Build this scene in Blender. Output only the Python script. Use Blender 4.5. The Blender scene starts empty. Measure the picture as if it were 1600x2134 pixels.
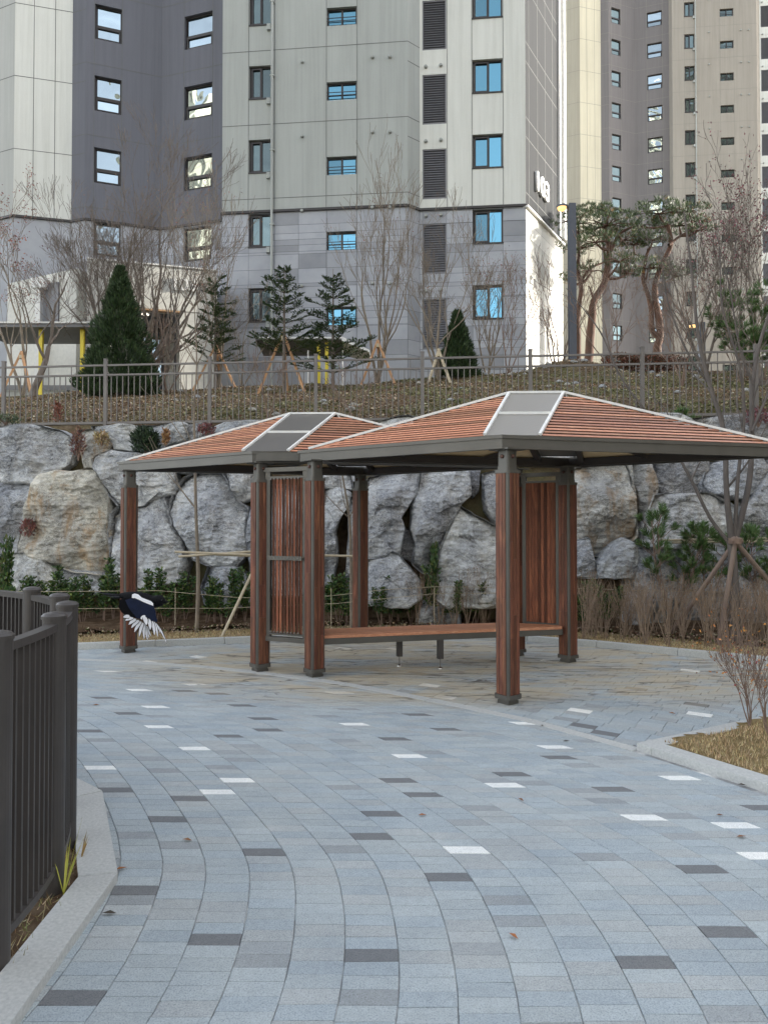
import bpy, math, random
from mathutils import Vector, Matrix, noise
R = math.radians
random.seed(7)
SC = bpy.context.scene
COL = SC.collection

# ------------------------------------------------------------------ camera, sky, sun, exposure
FPX, EYE, PITCH = 1450.0, 1.6, R(0.99)
cam_d = bpy.data.cameras.new('camera'); cam = bpy.data.objects.new('camera', cam_d); COL.objects.link(cam)
cam.location = (0, 0, EYE); cam.rotation_euler = (R(90) + PITCH, 0, 0)
cam_d.sensor_fit = 'HORIZONTAL'; cam_d.sensor_width = 36.0; cam_d.lens = 36.0 * FPX / 1600.0
cam_d.clip_start = 0.05; cam_d.clip_end = 2000
SC.camera = cam

SUN_AZ, SUN_EL = R(6), R(17)        # azimuth measured from +X towards +Y
W = bpy.data.worlds.new('World'); SC.world = W; W.use_nodes = True
nt = W.node_tree; nt.nodes.clear()
sky = nt.nodes.new('ShaderNodeTexSky'); sky.sky_type = 'NISHITA'; sky.sun_disc = False
sky.sun_elevation = SUN_EL; sky.sun_rotation = R(90) - SUN_AZ
sky.air_density = 1.0; sky.dust_density = 1.5; sky.ozone_density = 1.0
hs = nt.nodes.new('ShaderNodeHueSaturation'); hs.inputs['Saturation'].default_value = 0.32
bg = nt.nodes.new('ShaderNodeBackground'); bg.inputs['Strength'].default_value = 0.15
wo = nt.nodes.new('ShaderNodeOutputWorld')
nt.links.new(sky.outputs[0], hs.inputs['Color']); nt.links.new(hs.outputs[0], bg.inputs['Color']); nt.links.new(bg.outputs[0], wo.inputs['Surface'])
sun_d = bpy.data.lights.new('sun', 'SUN'); sun_d.energy = 2.6; sun_d.angle = R(0.5); sun_d.color = (1.0, 0.93, 0.80)
sun = bpy.data.objects.new('sun', sun_d); COL.objects.link(sun)
sdir = Vector((math.cos(SUN_EL) * math.cos(SUN_AZ), math.cos(SUN_EL) * math.sin(SUN_AZ), math.sin(SUN_EL)))
sun.rotation_euler = sdir.to_track_quat('Z', 'Y').to_euler(); sun.location = sdir * 60
SC.view_settings.view_transform = 'Standard'; SC.view_settings.look = 'None'
SC.view_settings.exposure = 2.25; SC.view_settings.gamma = 1.0
SC.render.engine = 'CYCLES'
SC.cycles.max_bounces = 6; SC.cycles.transparent_max_bounces = 4

# ------------------------------------------------------------------ pixel helpers (photo is 1600 x 2134)
def ray(px, py):
    dx, dz = (px - 800) / FPX, (1067 - py) / FPX
    y = math.cos(PITCH) - math.sin(PITCH) * dz; z = math.sin(PITCH) + math.cos(PITCH) * dz
    return dx / y, z / y
def at(px, py, Y):
    a, b = ray(px, py); return Vector((a * Y, Y, EYE + b * Y))
def gnd(px, py, z=0.0):
    a, b = ray(px, py); Y = (z - EYE) / b
    return Vector((a * Y, Y, z))

# ------------------------------------------------------------------ materials
def new_mat(name):
    m = bpy.data.materials.new(name); m.use_nodes = True
    n = m.node_tree; n.nodes.clear()
    out = n.nodes.new('ShaderNodeOutputMaterial'); b = n.nodes.new('ShaderNodeBsdfPrincipled')
    n.links.new(b.outputs[0], out.inputs['Surface'])
    return m, n, b
def coords(n, scale=(1, 1, 1), kind='Object'):
    tc = n.nodes.new('ShaderNodeTexCoord'); mp = n.nodes.new('ShaderNodeMapping'); mp.inputs['Scale'].default_value = scale
    n.links.new(tc.outputs[kind], mp.inputs['Vector']); return mp.outputs[0]
def nnoise(n, vec, scale, detail=4, rough=.6, dist=0):
    t = n.nodes.new('ShaderNodeTexNoise'); t.inputs['Scale'].default_value = scale; t.inputs['Detail'].default_value = detail
    t.inputs['Roughness'].default_value = rough; t.inputs['Distortion'].default_value = dist
    n.links.new(vec, t.inputs['Vector']); return t.outputs['Fac']
def ramp(n, fac, stops):
    r = n.nodes.new('ShaderNodeValToRGB'); cr = r.color_ramp
    while len(cr.elements) < len(stops): cr.elements.new(0.5)
    for e, (p, c) in zip(cr.elements, stops): e.position = p; e.color = (*c, 1)
    n.links.new(fac, r.inputs['Fac']); return r.outputs['Color']
def mix(n, fac, a, b, mode='MIX'):
    m = n.nodes.new('ShaderNodeMix'); m.data_type = 'RGBA'; m.blend_type = mode
    for sock, v in ((m.inputs['Factor'], fac), (m.inputs['A'], a), (m.inputs['B'], b)):
        pass
    fs, A, B = m.inputs[0], m.inputs[6], m.inputs[7]
    for sock, v in ((fs, fac), (A, a), (B, b)):
        if isinstance(v, (int, float)): sock.default_value = v
        elif isinstance(v, tuple): sock.default_value = (*v, 1)
        else: n.links.new(v, sock)
    return m.outputs[2]
def bump(n, b, h, strength, dist):
    u = n.nodes.new('ShaderNodeBump'); u.inputs['Strength'].default_value = strength; u.inputs['Distance'].default_value = dist
    n.links.new(h, u.inputs['Height']); n.links.new(u.outputs[0], b.inputs['Normal']); return u
def attr(n):
    a = n.nodes.new('ShaderNodeAttribute'); a.attribute_name = 'col'; return a.outputs['Color']
def PM(name, c1, c2=None, scale=8, rough=.7, metal=0, stretch=(1, 1, 1), bs=None, use_attr=False, spec=.5, detail=5, c3=None):
    m, n, b = new_mat(name)
    b.inputs['Roughness'].default_value = rough; b.inputs['Metallic'].default_value = metal
    b.inputs['Specular IOR Level'].default_value = spec
    v = coords(n, stretch)
    if c2 is None: c2 = tuple(x * .8 for x in c1)
    stops = [(.3, c1), (.7, c2)] if c3 is None else [(.28, c1), (.5, c2), (.72, c3)]
    c = ramp(n, nnoise(n, v, scale, detail), stops)
    if use_attr: c = mix(n, 1.0, c, attr(n), 'MULTIPLY')
    n.links.new(c, b.inputs['Base Color'])
    if bs: bump(n, b, nnoise(n, v, bs[0], 6, .65), bs[1], bs[2])
    return m
def LEAF(name, rough=.55, trans=.25):
    m, n, b = new_mat(name); b.inputs['Roughness'].default_value = rough; b.inputs['Specular IOR Level'].default_value = .35
    n.links.new(attr(n), b.inputs['Base Color'])
    return m

MT = {}
MT['metal'] = PM('dark_bronze_metal', (.075, .070, .062), (.10, .094, .084), 3, .42, .25, bs=(60, .04, .004))
MT['railmetal'] = PM('dark_grey_brown_metal', (.050, .045, .044), (.066, .058, .055), 5, .45, .2, bs=(90, .05, .003))
MT['fencemetal'] = PM('taupe_fence_metal', (.135, .124, .118), (.17, .155, .147), 4, .5, .1)
MT['white'] = PM('white_trim', (.78, .78, .76), (.66, .66, .66), 9, .45)
MT['wood'] = PM('red_brown_wood', (.175, .066, .037), (.10, .039, .024), 3.2, .55, 0, (7, 7, .8), (30, .12, .002), True, .35, 7, (.235, .095, .052))
MT['slat'] = PM('orange_slat_wood', (.56, .27, .155), (.42, .18, .10), 3.0, .5, 0, (1.2, 14, 14), (30, .15, .003), True, .35, 6, (.64, .34, .21))
MT['ply'] = PM('tan_plywood', (.72, .56, .34), (.62, .46, .27), 5, .6, 0, (1, 8, 1))
MT['gap_shade'] = PM('slat_gap_shade', (.020, .010, .008), (.012, .007, .006), 6, .9)  # near-black sheet under the roof slats: shade of the gaps put into colour
MT['chrome'] = PM('bright_steel', (.6, .6, .6), (.5, .5, .5), 5, .25, 1.0)
def skylight_mat(name, ca, cb):
    m, n, b = new_mat(name); v = coords(n, (1, 1, 1))
    w = n.nodes.new('ShaderNodeTexWave'); w.inputs['Scale'].default_value = 30; w.bands_direction = 'X'; n.links.new(v, w.inputs['Vector'])
    c = mix(n, w.outputs['Fac'], ca, cb); n.links.new(c, b.inputs['Base Color'])
    b.inputs['Roughness'].default_value = .28; bump(n, b, w.outputs['Fac'], .2, .003); return m
MT['skylight'] = skylight_mat('smoke_polycarbonate', (.17, .155, .14), (.26, .245, .22))
MT['skylight_dim'] = skylight_mat('smoke_polycarbonate_dim_reflection', (.085, .078, .072), (.12, .11, .10))  # same polycarbonate on the far roof, weaker reflection put into a darker colour
def glass_mat(name, tint, bstr, fac):
    m, n, b = new_mat(name); out = [x for x in n.nodes if x.type == 'OUTPUT_MATERIAL'][0]
    v = coords(n, (1, 1, 1), 'Object'); ob = n.nodes.new('ShaderNodeObjectInfo')
    ad = n.nodes.new('ShaderNodeVectorMath'); ad.operation = 'ADD'; n.links.new(v, ad.inputs[0])
    n.links.new(ob.outputs['Location'], ad.inputs[1])
    h = nnoise(n, ad.outputs[0], 1.1, 1, .4, .8)
    b.inputs['Roughness'].default_value = .05; b.inputs['Base Color'].default_value = (.018, .03, .032, 1)
    g = n.nodes.new('ShaderNodeBsdfGlossy'); g.inputs['Roughness'].default_value = .02; g.inputs['Color'].default_value = (*tint, 1)
    u = bump(n, b, h, bstr, .085); n.links.new(u.outputs[0], g.inputs['Normal'])
    mx = n.nodes.new('ShaderNodeMixShader'); rr_ = n.nodes.new('ShaderNodeMapRange'); rr_.inputs[3].default_value = fac * .45; rr_.inputs[4].default_value = fac * 1.15; n.links.new(ob.outputs['Random'], rr_.inputs[0]); n.links.new(rr_.outputs[0], mx.inputs[0])
    n.links.new(b.outputs[0], mx.inputs[1]); n.links.new(g.outputs[0], mx.inputs[2]); n.links.new(mx.outputs[0], out.inputs['Surface'])
    return m
MT['glass'] = glass_mat('window_glass', (.68, .82, .90), .32, .55)
MT['glass_skytint'] = glass_mat('sky_tinted_window_glass', (.20, .50, .66), .015, .60)  # blue of the reflected sky put into the gloss tint
MT['glass_dark'] = glass_mat('dark_window_glass', (.45, .62, .62), .25, .22)
MT['frame'] = PM('black_brown_frame', (.022, .018, .02), (.03, .026, .026), 4, .45)
MT['louver'] = PM('dark_grey_louver', (.15, .152, .17), (.18, .18, .195), 4, .5)
MT['joint'] = PM('panel_joint', (.13, .135, .135), (.11, .115, .115), 4, .8)
def plaster(name, c, var=.06): 
    m, n, b = new_mat(name); b.inputs['Roughness'].default_value = .88; b.inputs['Specular IOR Level'].default_value = .25
    v = coords(n); k = ramp(n, nnoise(n, coords(n, (1, 1, .5)), .5, 6), [(.3, (1 + var * .6,) * 3), (.7, (1 - var,) * 3)])
    st = ramp(n, nnoise(n, coords(n, (3.2, 3.2, .10)), 1.6, 5, .7), [(.42, (1, 1, 1)), (.72, (.86, .86, .85))])
    gr = ramp(n, nnoise(n, v, 45, 4, .7), [(.3, (.95, .95, .95)), (.7, (1.04, 1.04, 1.04))])
    cc = mix(n, 1.0, mix(n, 1.0, k, st, 'MULTIPLY'), gr, 'MULTIPLY'); cc = mix(n, 1.0, c, cc, 'MULTIPLY'); n.links.new(cc, b.inputs['Base Color'])
    bump(n, b, nnoise(n, v, 40, 5), .15, .004); return m
MT['p_white'] = plaster('white_plaster', (.63, .64, .61))
MT['p_left'] = plaster('pale_grey_plaster', (.42, .43, .42))
MT['p_dark'] = plaster('charcoal_plaster', (.147, .152, .180))
MT['p_grey'] = plaster('mid_grey_plaster', (.375, .395, .385))
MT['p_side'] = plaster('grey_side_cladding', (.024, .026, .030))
MT['p2_cream'] = plaster('cream_plaster', (.60, .56, .44))
MT['p2_beige'] = plaster('beige_plaster', (.40, .37, .30))
MT['p2_dark'] = plaster('warm_grey_plaster', (.19, .178, .18))
MT['p2_greige'] = plaster('greige_plaster', (.325, .30, .265))
MT['granite_wall'] = PM('grey_granite_cladding', (.285, .30, .335), (.37, .385, .415), 1.1, .6, 0, (1, 1, 1), (50, .08, .003), True, .4, 7)
MT['granite_pale'] = PM('pale_granite_cladding', (.50, .50, .47), (.60, .59, .55), 9, .7, 0, (1, 1, 1), (50, .08, .003), True, .4, 8)
MT['granite'] = PM('pale_granite_kerb', (.36, .37, .37), (.50, .51, .50), 70, .75, 0, (1, 1, 1), (120, .25, .003), False, .4, 5)
MT['yellow'] = PM('yellow_paint', (.75, .60, .03), (.68, .54, .03), 5, .45)
MT['bark'] = PM('grey_brown_bark', (.10, .08, .068), (.20, .17, .145), 14, .9, 0, (1, 1, .35), (30, .6, .02))
MT['palebark'] = PM('pale_bark', (.26, .215, .165), (.15, .125, .10), 14, .9, 0, (1, 1, .5), (30, .5, .01))
MT['darkbark'] = PM('dark_grey_bark', (.085, .075, .07), (.14, .12, .11), 14, .9, 0, (1, 1, .35), (30, .6, .02))
MT['pinebark'] = PM('red_pine_bark', (.13, .062, .042), (.065, .046, .036), 7, .9, 0, (1, 1, .6), (14, .8, .04))
MT['twig'] = PM('red_brown_twig', (.15, .10, .08), (.24, .17, .13), 14, .9)
MT['stake'] = PM('pale_wood_stake', (.52, .30, .16), (.44, .24, .12), 12, .7, 0, (1, 1, .2))
MT['oldstake'] = PM('weathered_stake', (.17, .12, .10), (.25, .19, .15), 12, .8, 0, (1, 1, .2))
MT['bamboo'] = PM('bamboo_cane', (.55, .47, .34), (.42, .36, .26), 12, .6)
MT['leaf'] = LEAF('leaf')
MT['steelblue'] = PM('grey_blue_lamp_metal', (.075, .085, .11), (.09, .10, .125), 6, .5, .2)
def emis(name, c, s):
    m, n, b = new_mat(name); b.inputs['Base Color'].default_value = (*c, 1)
    b.inputs['Emission Color'].default_value = (*c, 1); b.inputs['Emission Strength'].default_value = s; return m
MT['lamp'] = emis('warm_lamp_glow', (1.0, .60, .25), .30)
MT['downlight'] = emis('downlight_glow', (1.0, .9, .75), .5)

def paver_mat():
    m, n, b = new_mat('concrete_paver'); v = coords(n)
    g = nnoise(n, v, 150, 4, .8); g2 = nnoise(n, v, 2.2, 4, .6); g3 = nnoise(n, v, 30, 4, .7)
    c = mix(n, 1.0, attr(n), ramp(n, g, [(.34, (.58, .58, .59)), (.47, (.98, .98, .98)), (.68, (1.22, 1.22, 1.21))]), 'MULTIPLY')
    c = mix(n, 1.0, c, ramp(n, g2, [(.3, (.88, .9, .92)), (.7, (1.08, 1.07, 1.05))]), 'MULTIPLY')
    c = mix(n, 1.0, c, ramp(n, g3, [(.3, (.90, .90, .90)), (.7, (1.07, 1.07, 1.07))]), 'MULTIPLY')
    # dried sandy mud and dark scuffs on the plaza round the pergola
    sx = n.nodes.new('ShaderNodeSeparateXYZ'); n.links.new(v, sx.inputs[0])
    def mth(op, a, bb=None, cl=False):
        q = n.nodes.new('ShaderNodeMath'); q.operation = op; q.use_clamp = cl
        for i, z in enumerate((a, bb)):
            if z is None: continue
            if isinstance(z, (int, float)): q.inputs[i].default_value = z
            else: n.links.new(z, q.inputs[i])
        return q.outputs[0]
    dx = mth('DIVIDE', mth('SUBTRACT', sx.outputs[0], 1.2), 4.2); dy = mth('DIVIDE', mth('SUBTRACT', sx.outputs[1], 8.0), 1.9)
    d = mth('ADD', mth('MULTIPLY', dx, dx), mth('MULTIPLY', dy, dy))
    mask = mth('MULTIPLY', mth('SUBTRACT', 1.25, d, True), 1.6, True)
    m1 = ramp(n, nnoise(n, coords(n, (.55, 1.6, 1)), 1.5, 6, .65, .8), [(.36, (0, 0, 0)), (.56, (1, 1, 1))])
    f1 = mth('MULTIPLY', mask, m1); f1 = mth('MULTIPLY', f1, .72)
    c = mix(n, f1, c, (.45, .375, .255))
    m2 = ramp(n, nnoise(n, coords(n, (.35, 2.4, 1)), 1.7, 3, .5, 1.5), [(.478, (0, 0, 0)), (.50, (1, 1, 1)), (.522, (0, 0, 0))])
    f2 = mth('MULTIPLY', mth('MULTIPLY', mask, m2), .85)
    c = mix(n, f2, c, (.055, .05, .045))
    n.links.new(c, b.inputs['Base Color']); b.inputs['Roughness'].default_value = .78; b.inputs['Specular IOR Level'].default_value = .35
    bump(n, b, g, .5, .004); return m
MT['paver'] = paver_mat()
MT['sand'] = PM('joint_sand', (.75, .75, .74), (.26, .265, .27), 5, .95, c3=(.085, .085, .09), detail=10, bs=(90, .4, .005))
def soil_mat(name, c, bscale=14, mossy=None):
    m, n, b = new_mat(name); v = coords(n)
    col = ramp(n, nnoise(n, v, 6, 8, .7), [(.3, c[0]), (.5, c[1]), (.75, c[2])])
    if mossy: col = mix(n, ramp(n, nnoise(n, v, .8, 6, .7), [(.42, (0, 0, 0)), (.6, (1, 1, 1))]), col, mossy)
    n.links.new(col, b.inputs['Base Color']); b.inputs['Roughness'].default_value = .95; b.inputs['Specular IOR Level'].default_value = .1
    bump(n, b, nnoise(n, v, bscale, 8, .75), .9, .06); return m
MT['soil'] = soil_mat('brown_soil', [(.05, .03, .018), (.10, .065, .04), (.20, .15, .10)])
MT['mound'] = soil_mat('mound_soil', [(.055, .035, .02), (.12, .085, .055), (.24, .19, .13)], 9, (.115, .11, .055))
MT['dry'] = soil_mat('dry_lawn_soil', [(.16, .115, .05), (.30, .23, .12), (.42, .34, .20)], 30)
def rock_mat(name, base, veins, stain, stain_amt):
    m, n, b = new_mat(name); v = coords(n)
    base_c = ramp(n, nnoise(n, v, 3.4, 9, .75, .8), [(.30, tuple(x * .30 for x in base)), (.46, tuple(x * .85 for x in base)), (.66, tuple(min(1, x * 1.5) for x in base))])
    vv = coords(n, (1, 1, 1.7))
    vn = nnoise(n, coords(n, (1, 1, 1.2)), 5.0, 9, .66, 2.6)
    vein = ramp(n, vn, [(.47, (0, 0, 0)), (.505, (1, 1, 1)), (.53, (.15, .15, .15)), (.60, (0, 0, 0)), (.635, (.9, .9, .9)), (.66, (0, 0, 0))])
    c = mix(n, vein, base_c, veins)
    vn2 = nnoise(n, coords(n, (1.6, 1.6, 1.0)), 15.0, 6, .7, 2.2)
    c = mix(n, mix(n, 1.0, ramp(n, vn2, [(.50, (0, 0, 0)), (.53, (1, 1, 1)), (.57, (0, 0, 0))]), (.75, .75, .75), 'MULTIPLY'), c, veins)
    cr = ramp(n, nnoise(n, vv, 3.6, 7, .7, 1.2), [(.485, (1, 1, 1)), (.50, (.18, .18, .18)), (.515, (1, 1, 1))])
    c = mix(n, .8, c, cr, 'MULTIPLY')
    wv = ramp(n, nnoise(n, v, 1.9, 6, .7, .6), [(.50, (0, 0, 0)), (.64, (1, 1, 1))])
    c = mix(n, mix(n, 1.0, wv, (.62, .62, .62), 'MULTIPLY'), c, veins)
    st = ramp(n, nnoise(n, coords(n, (1.5, 1.5, .45)), 2.3, 6, .7, .5), [(.50, (0, 0, 0)), (.64, (1, 1, 1))])
    c = mix(n, mix(n, 1.0, st, (stain_amt,) * 3, 'MULTIPLY'), c, stain)
    big = ramp(n, nnoise(n, coords(n, (1, 1, 1.3)), .95, 4, .6, .5), [(.34, (.66, .67, .70)), (.50, (.92, .92, .92)), (.66, (1.12, 1.11, 1.08))])
    c = mix(n, 1.0, c, big, 'MULTIPLY')
    oi = n.nodes.new('ShaderNodeObjectInfo'); c = mix(n, 1.0, c, ramp(n, oi.outputs['Random'], [(0, (.78, .80, .84)), (1, (1.06, 1.05, 1.02))]), 'MULTIPLY')
    n.links.new(c, b.inputs['Base Color']); b.inputs['Roughness'].default_value = .82; b.inputs['Specular IOR Level'].default_value = .3
    a = n.nodes.new('ShaderNodeMath'); a.operation = 'ADD'
    vo = n.nodes.new('ShaderNodeTexVoronoi'); vo.inputs['Scale'].default_value = 7; vo.feature = 'F1'
    n.links.new(coords(n, (1, 1, 2.0)), vo.inputs['Vector'])
    n.links.new(nnoise(n, coords(n, (1, 1, 1.25)), 6, 10, .72, 1.2), a.inputs[0]); n.links.new(vo.outputs['Distance'], a.inputs[1])
    bump(n, b, a.outputs[0], 1.0, .07); return m
MT['rock_grey'] = rock_mat('grey_veined_rock', (.36, .372, .392), (.84, .85, .86), (.30, .23, .14), .28)
MT['rock_pale'] = rock_mat('pale_rock', (.46, .47, .48), (.80, .81, .80), (.40, .33, .20), .25)
MT['rock_tan'] = rock_mat('tan_streaked_rock', (.44, .42, .37), (.80, .78, .72), (.45, .28, .13), .7)
MT['rock_dark'] = rock_mat('dark_rock', (.22, .224, .238), (.58, .58, .59), (.12, .085, .05), .3)

# ------------------------------------------------------------------ mesh builder
class MB:
    def __init__(s): s.v = []; s.f = []; s.c = []; s.m = []; s.cur = (1, 1, 1); s.mi = 0
    def quad(s, *p, col=None):
        i = len(s.v); s.v.extend([tuple(q) for q in p]); s.f.append(tuple(range(i, i + len(p)))); s.c.append(col or s.cur); s.m.append(s.mi)
    def face(s, idx, col=None): s.f.append(tuple(idx)); s.c.append(col or s.cur); s.m.append(s.mi)
    def hull8(s, p, col=None):      # p[0:4] bottom ccw, p[4:8] top ccw
        i = len(s.v); s.v.extend([tuple(q) for q in p])
        for a in ((3, 2, 1, 0), (4, 5, 6, 7), (0, 1, 5, 4), (1, 2, 6, 5), (2, 3, 7, 6), (3, 0, 4, 7)): s.face([i + k for k in a], col)
    def box(s, x0, y0, z0, x1, y1, z1, rot=0, org=(0, 0), col=None):
        c, q = math.cos(rot), math.sin(rot)
        def T(x, y, z): return (org[0] + x * c - y * q, org[1] + x * q + y * c, z)
        s.hull8([T(x0, y0, z0), T(x1, y0, z0), T(x1, y1, z0), T(x0, y1, z0), T(x0, y0, z1), T(x1, y0, z1), T(x1, y1, z1), T(x0, y1, z1)], col)
    def bar(s, a, b, w, h, up=(0, 0, 1), col=None):     # box between two points
        a = Vector(a); b = Vector(b); d = (b - a).normalized(); sd = d.cross(Vector(up))
        if sd.length < 1e-4: sd = d.cross(Vector((1, 0, 0)))
        sd.normalize(); u = sd.cross(d).normalized(); x = sd * w / 2; z = u * h / 2
        s.hull8([a - x - z, a + x - z, b + x - z, b - x - z, a - x + z, a + x + z, b + x + z, b - x + z], col)
    def tube(s, pts, rad, n=6, cap=True, col=None):
        pts = [Vector(p) for p in pts]
        if not hasattr(rad, '__len__'): rad = [rad] * len(pts)
        base = len(s.v); ref = Vector((.31, .22, .92))
        for i, p in enumerate(pts):
            d = (pts[min(i + 1, len(pts) - 1)] - pts[max(i - 1, 0)])
            if d.length < 1e-9: d = Vector((0, 0, 1))
            d.normalize(); a = d.cross(ref)
            if a.length < .1: a = d.cross(Vector((1, 0, 0)))
            a.normalize(); b = d.cross(a)
            for k in range(n):
                t = 2 * math.pi * k / n; s.v.append(tuple(p + (a * math.cos(t) + b * math.sin(t)) * rad[i]))
        for i in range(len(pts) - 1):
            for k in range(n):
                s.face([base + i * n + k, base + i * n + (k + 1) % n, base + (i + 1) * n + (k + 1) % n, base + (i + 1) * n + k], col)
        if cap:
            s.face([base + k for k in range(n)][::-1], col); e = base + (len(pts) - 1) * n; s.face([e + k for k in range(n)], col)
    def leaf(s, p, d, L, w, col, nrm=None):
        d = Vector(d).normalized()
        q = d.cross(nrm if nrm else Vector((random.uniform(-1, 1), random.uniform(-1, 1), random.uniform(-1, 1))))
        if q.length < 1e-3: q = d.cross(Vector((0, 0, 1)))
        if q.length < 1e-3: q = Vector((1, 0, 0))
        q.normalize(); p = Vector(p); m = p + d * L * .5
        s.quad(p, m + q * w / 2, p + d * L, m - q * w / 2, col=col)
    def ngon_prism(s, pts, z0, z1, col=None):
        n = len(pts); i = len(s.v)
        s.v.extend([(p[0], p[1], z0) for p in pts]); s.v.extend([(p[0], p[1], z1) for p in pts])
        s.face(list(range(i, i + n))[::-1], col); s.face(list(range(i + n, i + 2 * n)), col)
        for k in range(n): s.face([i + k, i + (k + 1) % n, i + n + (k + 1) % n, i + n + k], col)
    def build(s, name, mats, parent=None, org=None, smooth=False, label=None, cat=None, group=None, kind=None):
        if not isinstance(mats, (list, tuple)): mats = [mats]
        if org is None:
            if parent is not None: org = Vector(parent.get('_o', (0, 0, 0)))
            else:
                xs = [v[0] for v in s.v]; ys = [v[1] for v in s.v]; zs = [v[2] for v in s.v]
                org = Vector(((min(xs) + max(xs)) / 2, (min(ys) + max(ys)) / 2, min(zs)))
        else: org = Vector(org)
        me = bpy.data.meshes.new(name)
        me.from_pydata([(v[0] - org.x, v[1] - org.y, v[2] - org.z) for v in s.v], [], s.f)
        for m in mats: me.materials.append(m)
        at_ = me.color_attributes.new('col', 'FLOAT_COLOR', 'CORNER')
        buf = []
        for f, c in zip(s.f, s.c): buf.extend([c[0], c[1], c[2], 1.0] * len(f))
        at_.data.foreach_set('color', buf)
        me.polygons.foreach_set('material_index', s.m)
        if smooth: me.polygons.foreach_set('use_smooth', [True] * len(me.polygons))
        me.update()
        o = bpy.data.objects.new(name, me); COL.objects.link(o)
        if parent is not None: o.parent = parent; o['_o'] = tuple(org)
        else: o.location = org
        tag(o, label, cat, group, kind); return o
def tag(o, label=None, cat=None, group=None, kind=None):
    if label: o['label'] = label
    if cat: o['category'] = cat
    if group: o['group'] = group
    if kind: o['kind'] = kind
def thing(name, loc, label=None, cat=None, group=None, rz=0):
    o = bpy.data.objects.new(name, None); COL.objects.link(o); o.location = loc; o.rotation_euler = (0, 0, rz)
    o.empty_display_size = .1; o['_o'] = tuple(loc); tag(o, label, cat, group); return o
def copy_tree(o, parent=None):
    c = o.copy(); COL.objects.link(c); c.parent = parent
    for ch in list(o.children): copy_tree(ch, c)
    return c
def jit(c, a=.15):
    k = 1 + random.uniform(-a, a); return tuple(max(0, x * k * (1 + random.uniform(-a, a) * .35)) for x in c)
def nz(x, y, s=1.0, o=0.0): return noise.fractal(Vector((x * s, y * s, o)), 1.0, 2.0, 4)
def catmull(P, k=6):
    P = [Vector(p) for p in P]; Q = [P[0] * 2 - P[1]] + P + [P[-1] * 2 - P[-2]]; out = []
    for i in range(1, len(Q) - 2):
        for j in range(k):
            t = j / k; a, b, c, d = Q[i - 1], Q[i], Q[i + 1], Q[i + 2]
            out.append(.5 * ((2 * b) + (c - a) * t + (2 * a - 5 * b + 4 * c - d) * t * t + (3 * b - a - 3 * c + d) * t ** 3))
    out.append(P[-1]); return out
def inpoly(x, y, P):
    r = False; j = len(P) - 1
    for i in range(len(P)):
        if (P[i][1] > y) != (P[j][1] > y) and x < (P[j][0] - P[i][0]) * (y - P[i][1]) / (P[j][1] - P[i][1]) + P[i][0]: r = not r
        j = i
    return r
def sgn_dist(x, y, P):      # > 0 to the right of the polyline's direction
    best = 1e9; sg = 1
    for i in range(len(P) - 1):
        ax, ay = P[i][0], P[i][1]; bx, by = P[i + 1][0], P[i + 1][1]; dx, dy = bx - ax, by - ay
        t = max(0, min(1, ((x - ax) * dx + (y - ay) * dy) / (dx * dx + dy * dy)))
        qx, qy = x - ax - dx * t, y - ay - dy * t; d = math.hypot(qx, qy)
        if d < best - 1e-9: best = d; sg = 1 if (dx * (y - ay) - dy * (x - ax)) < 0 else -1
    return best * sg

# ------------------------------------------------------------------ terrain
def fence_y(x): return 12.36 - .0925 * x
def gz(x, y):       # upper ground
    yf = max(9.0, min(14.0, fence_y(x))); z = 3.42
    if y > yf: 
        t = min(1, (y - yf) / (20 - yf)); z += (2.25 + .035 * x) * (t ** .85)
        if y > 20: z += min(1, (y - 20) / 6) * .75
        z += .10 * nz(x, y, .6) * min(1, (y - yf))
        z += .45 * math.exp(-((x - 5.3) ** 2 / 2.2 + (y - 19.6) ** 2 / 1.5)) + .16 * math.exp(-((x - 2.4) ** 2 / 1.2 + (y - 19.7) ** 2 / 1.0))
    return z
def terrain():
    mb = MB(); xs = [-300, -120, -60, -40, -30, -20] + [-14 + .2 * i for i in range(140)] + [14.5, 16, 20, 26] + [34, 45, 70, 140, 300]
    rows = []
    def hz(x, y):
        yf = max(9.0, min(14.0, fence_y(x)))
        if y < yf - 1.4: return -.08
        if y < yf - .52: return -.08 + (y - (yf - 1.4)) / .88 * 3.44 + .12 * noise.noise(Vector((x * 4, y * 3, 1)))
        return max(3.34, gz(x, y)) if y > yf else 3.36
    ys = [-300, -100, -30, 0, 9] + [9.4 + .09 * i for i in range(48)] + [13.8 + .2 * i for i in range(60)] + [26, 28, 31, 36, 45, 70, 120, 300]
    for y in ys:
        rows.append([len(mb.v) + k for k in range(len(xs))])
        for x in xs: mb.v.append((x, y, hz(x, y)))
    for j in range(len(ys) - 1):
        for i in range(len(xs) - 1): mb.face([rows[j][i], rows[j][i + 1], rows[j + 1][i + 1], rows[j + 1][i]])
    mb.build('ground', MT['mound'], org=(0, 0, 0), smooth=True, kind='structure')
terrain()

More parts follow.
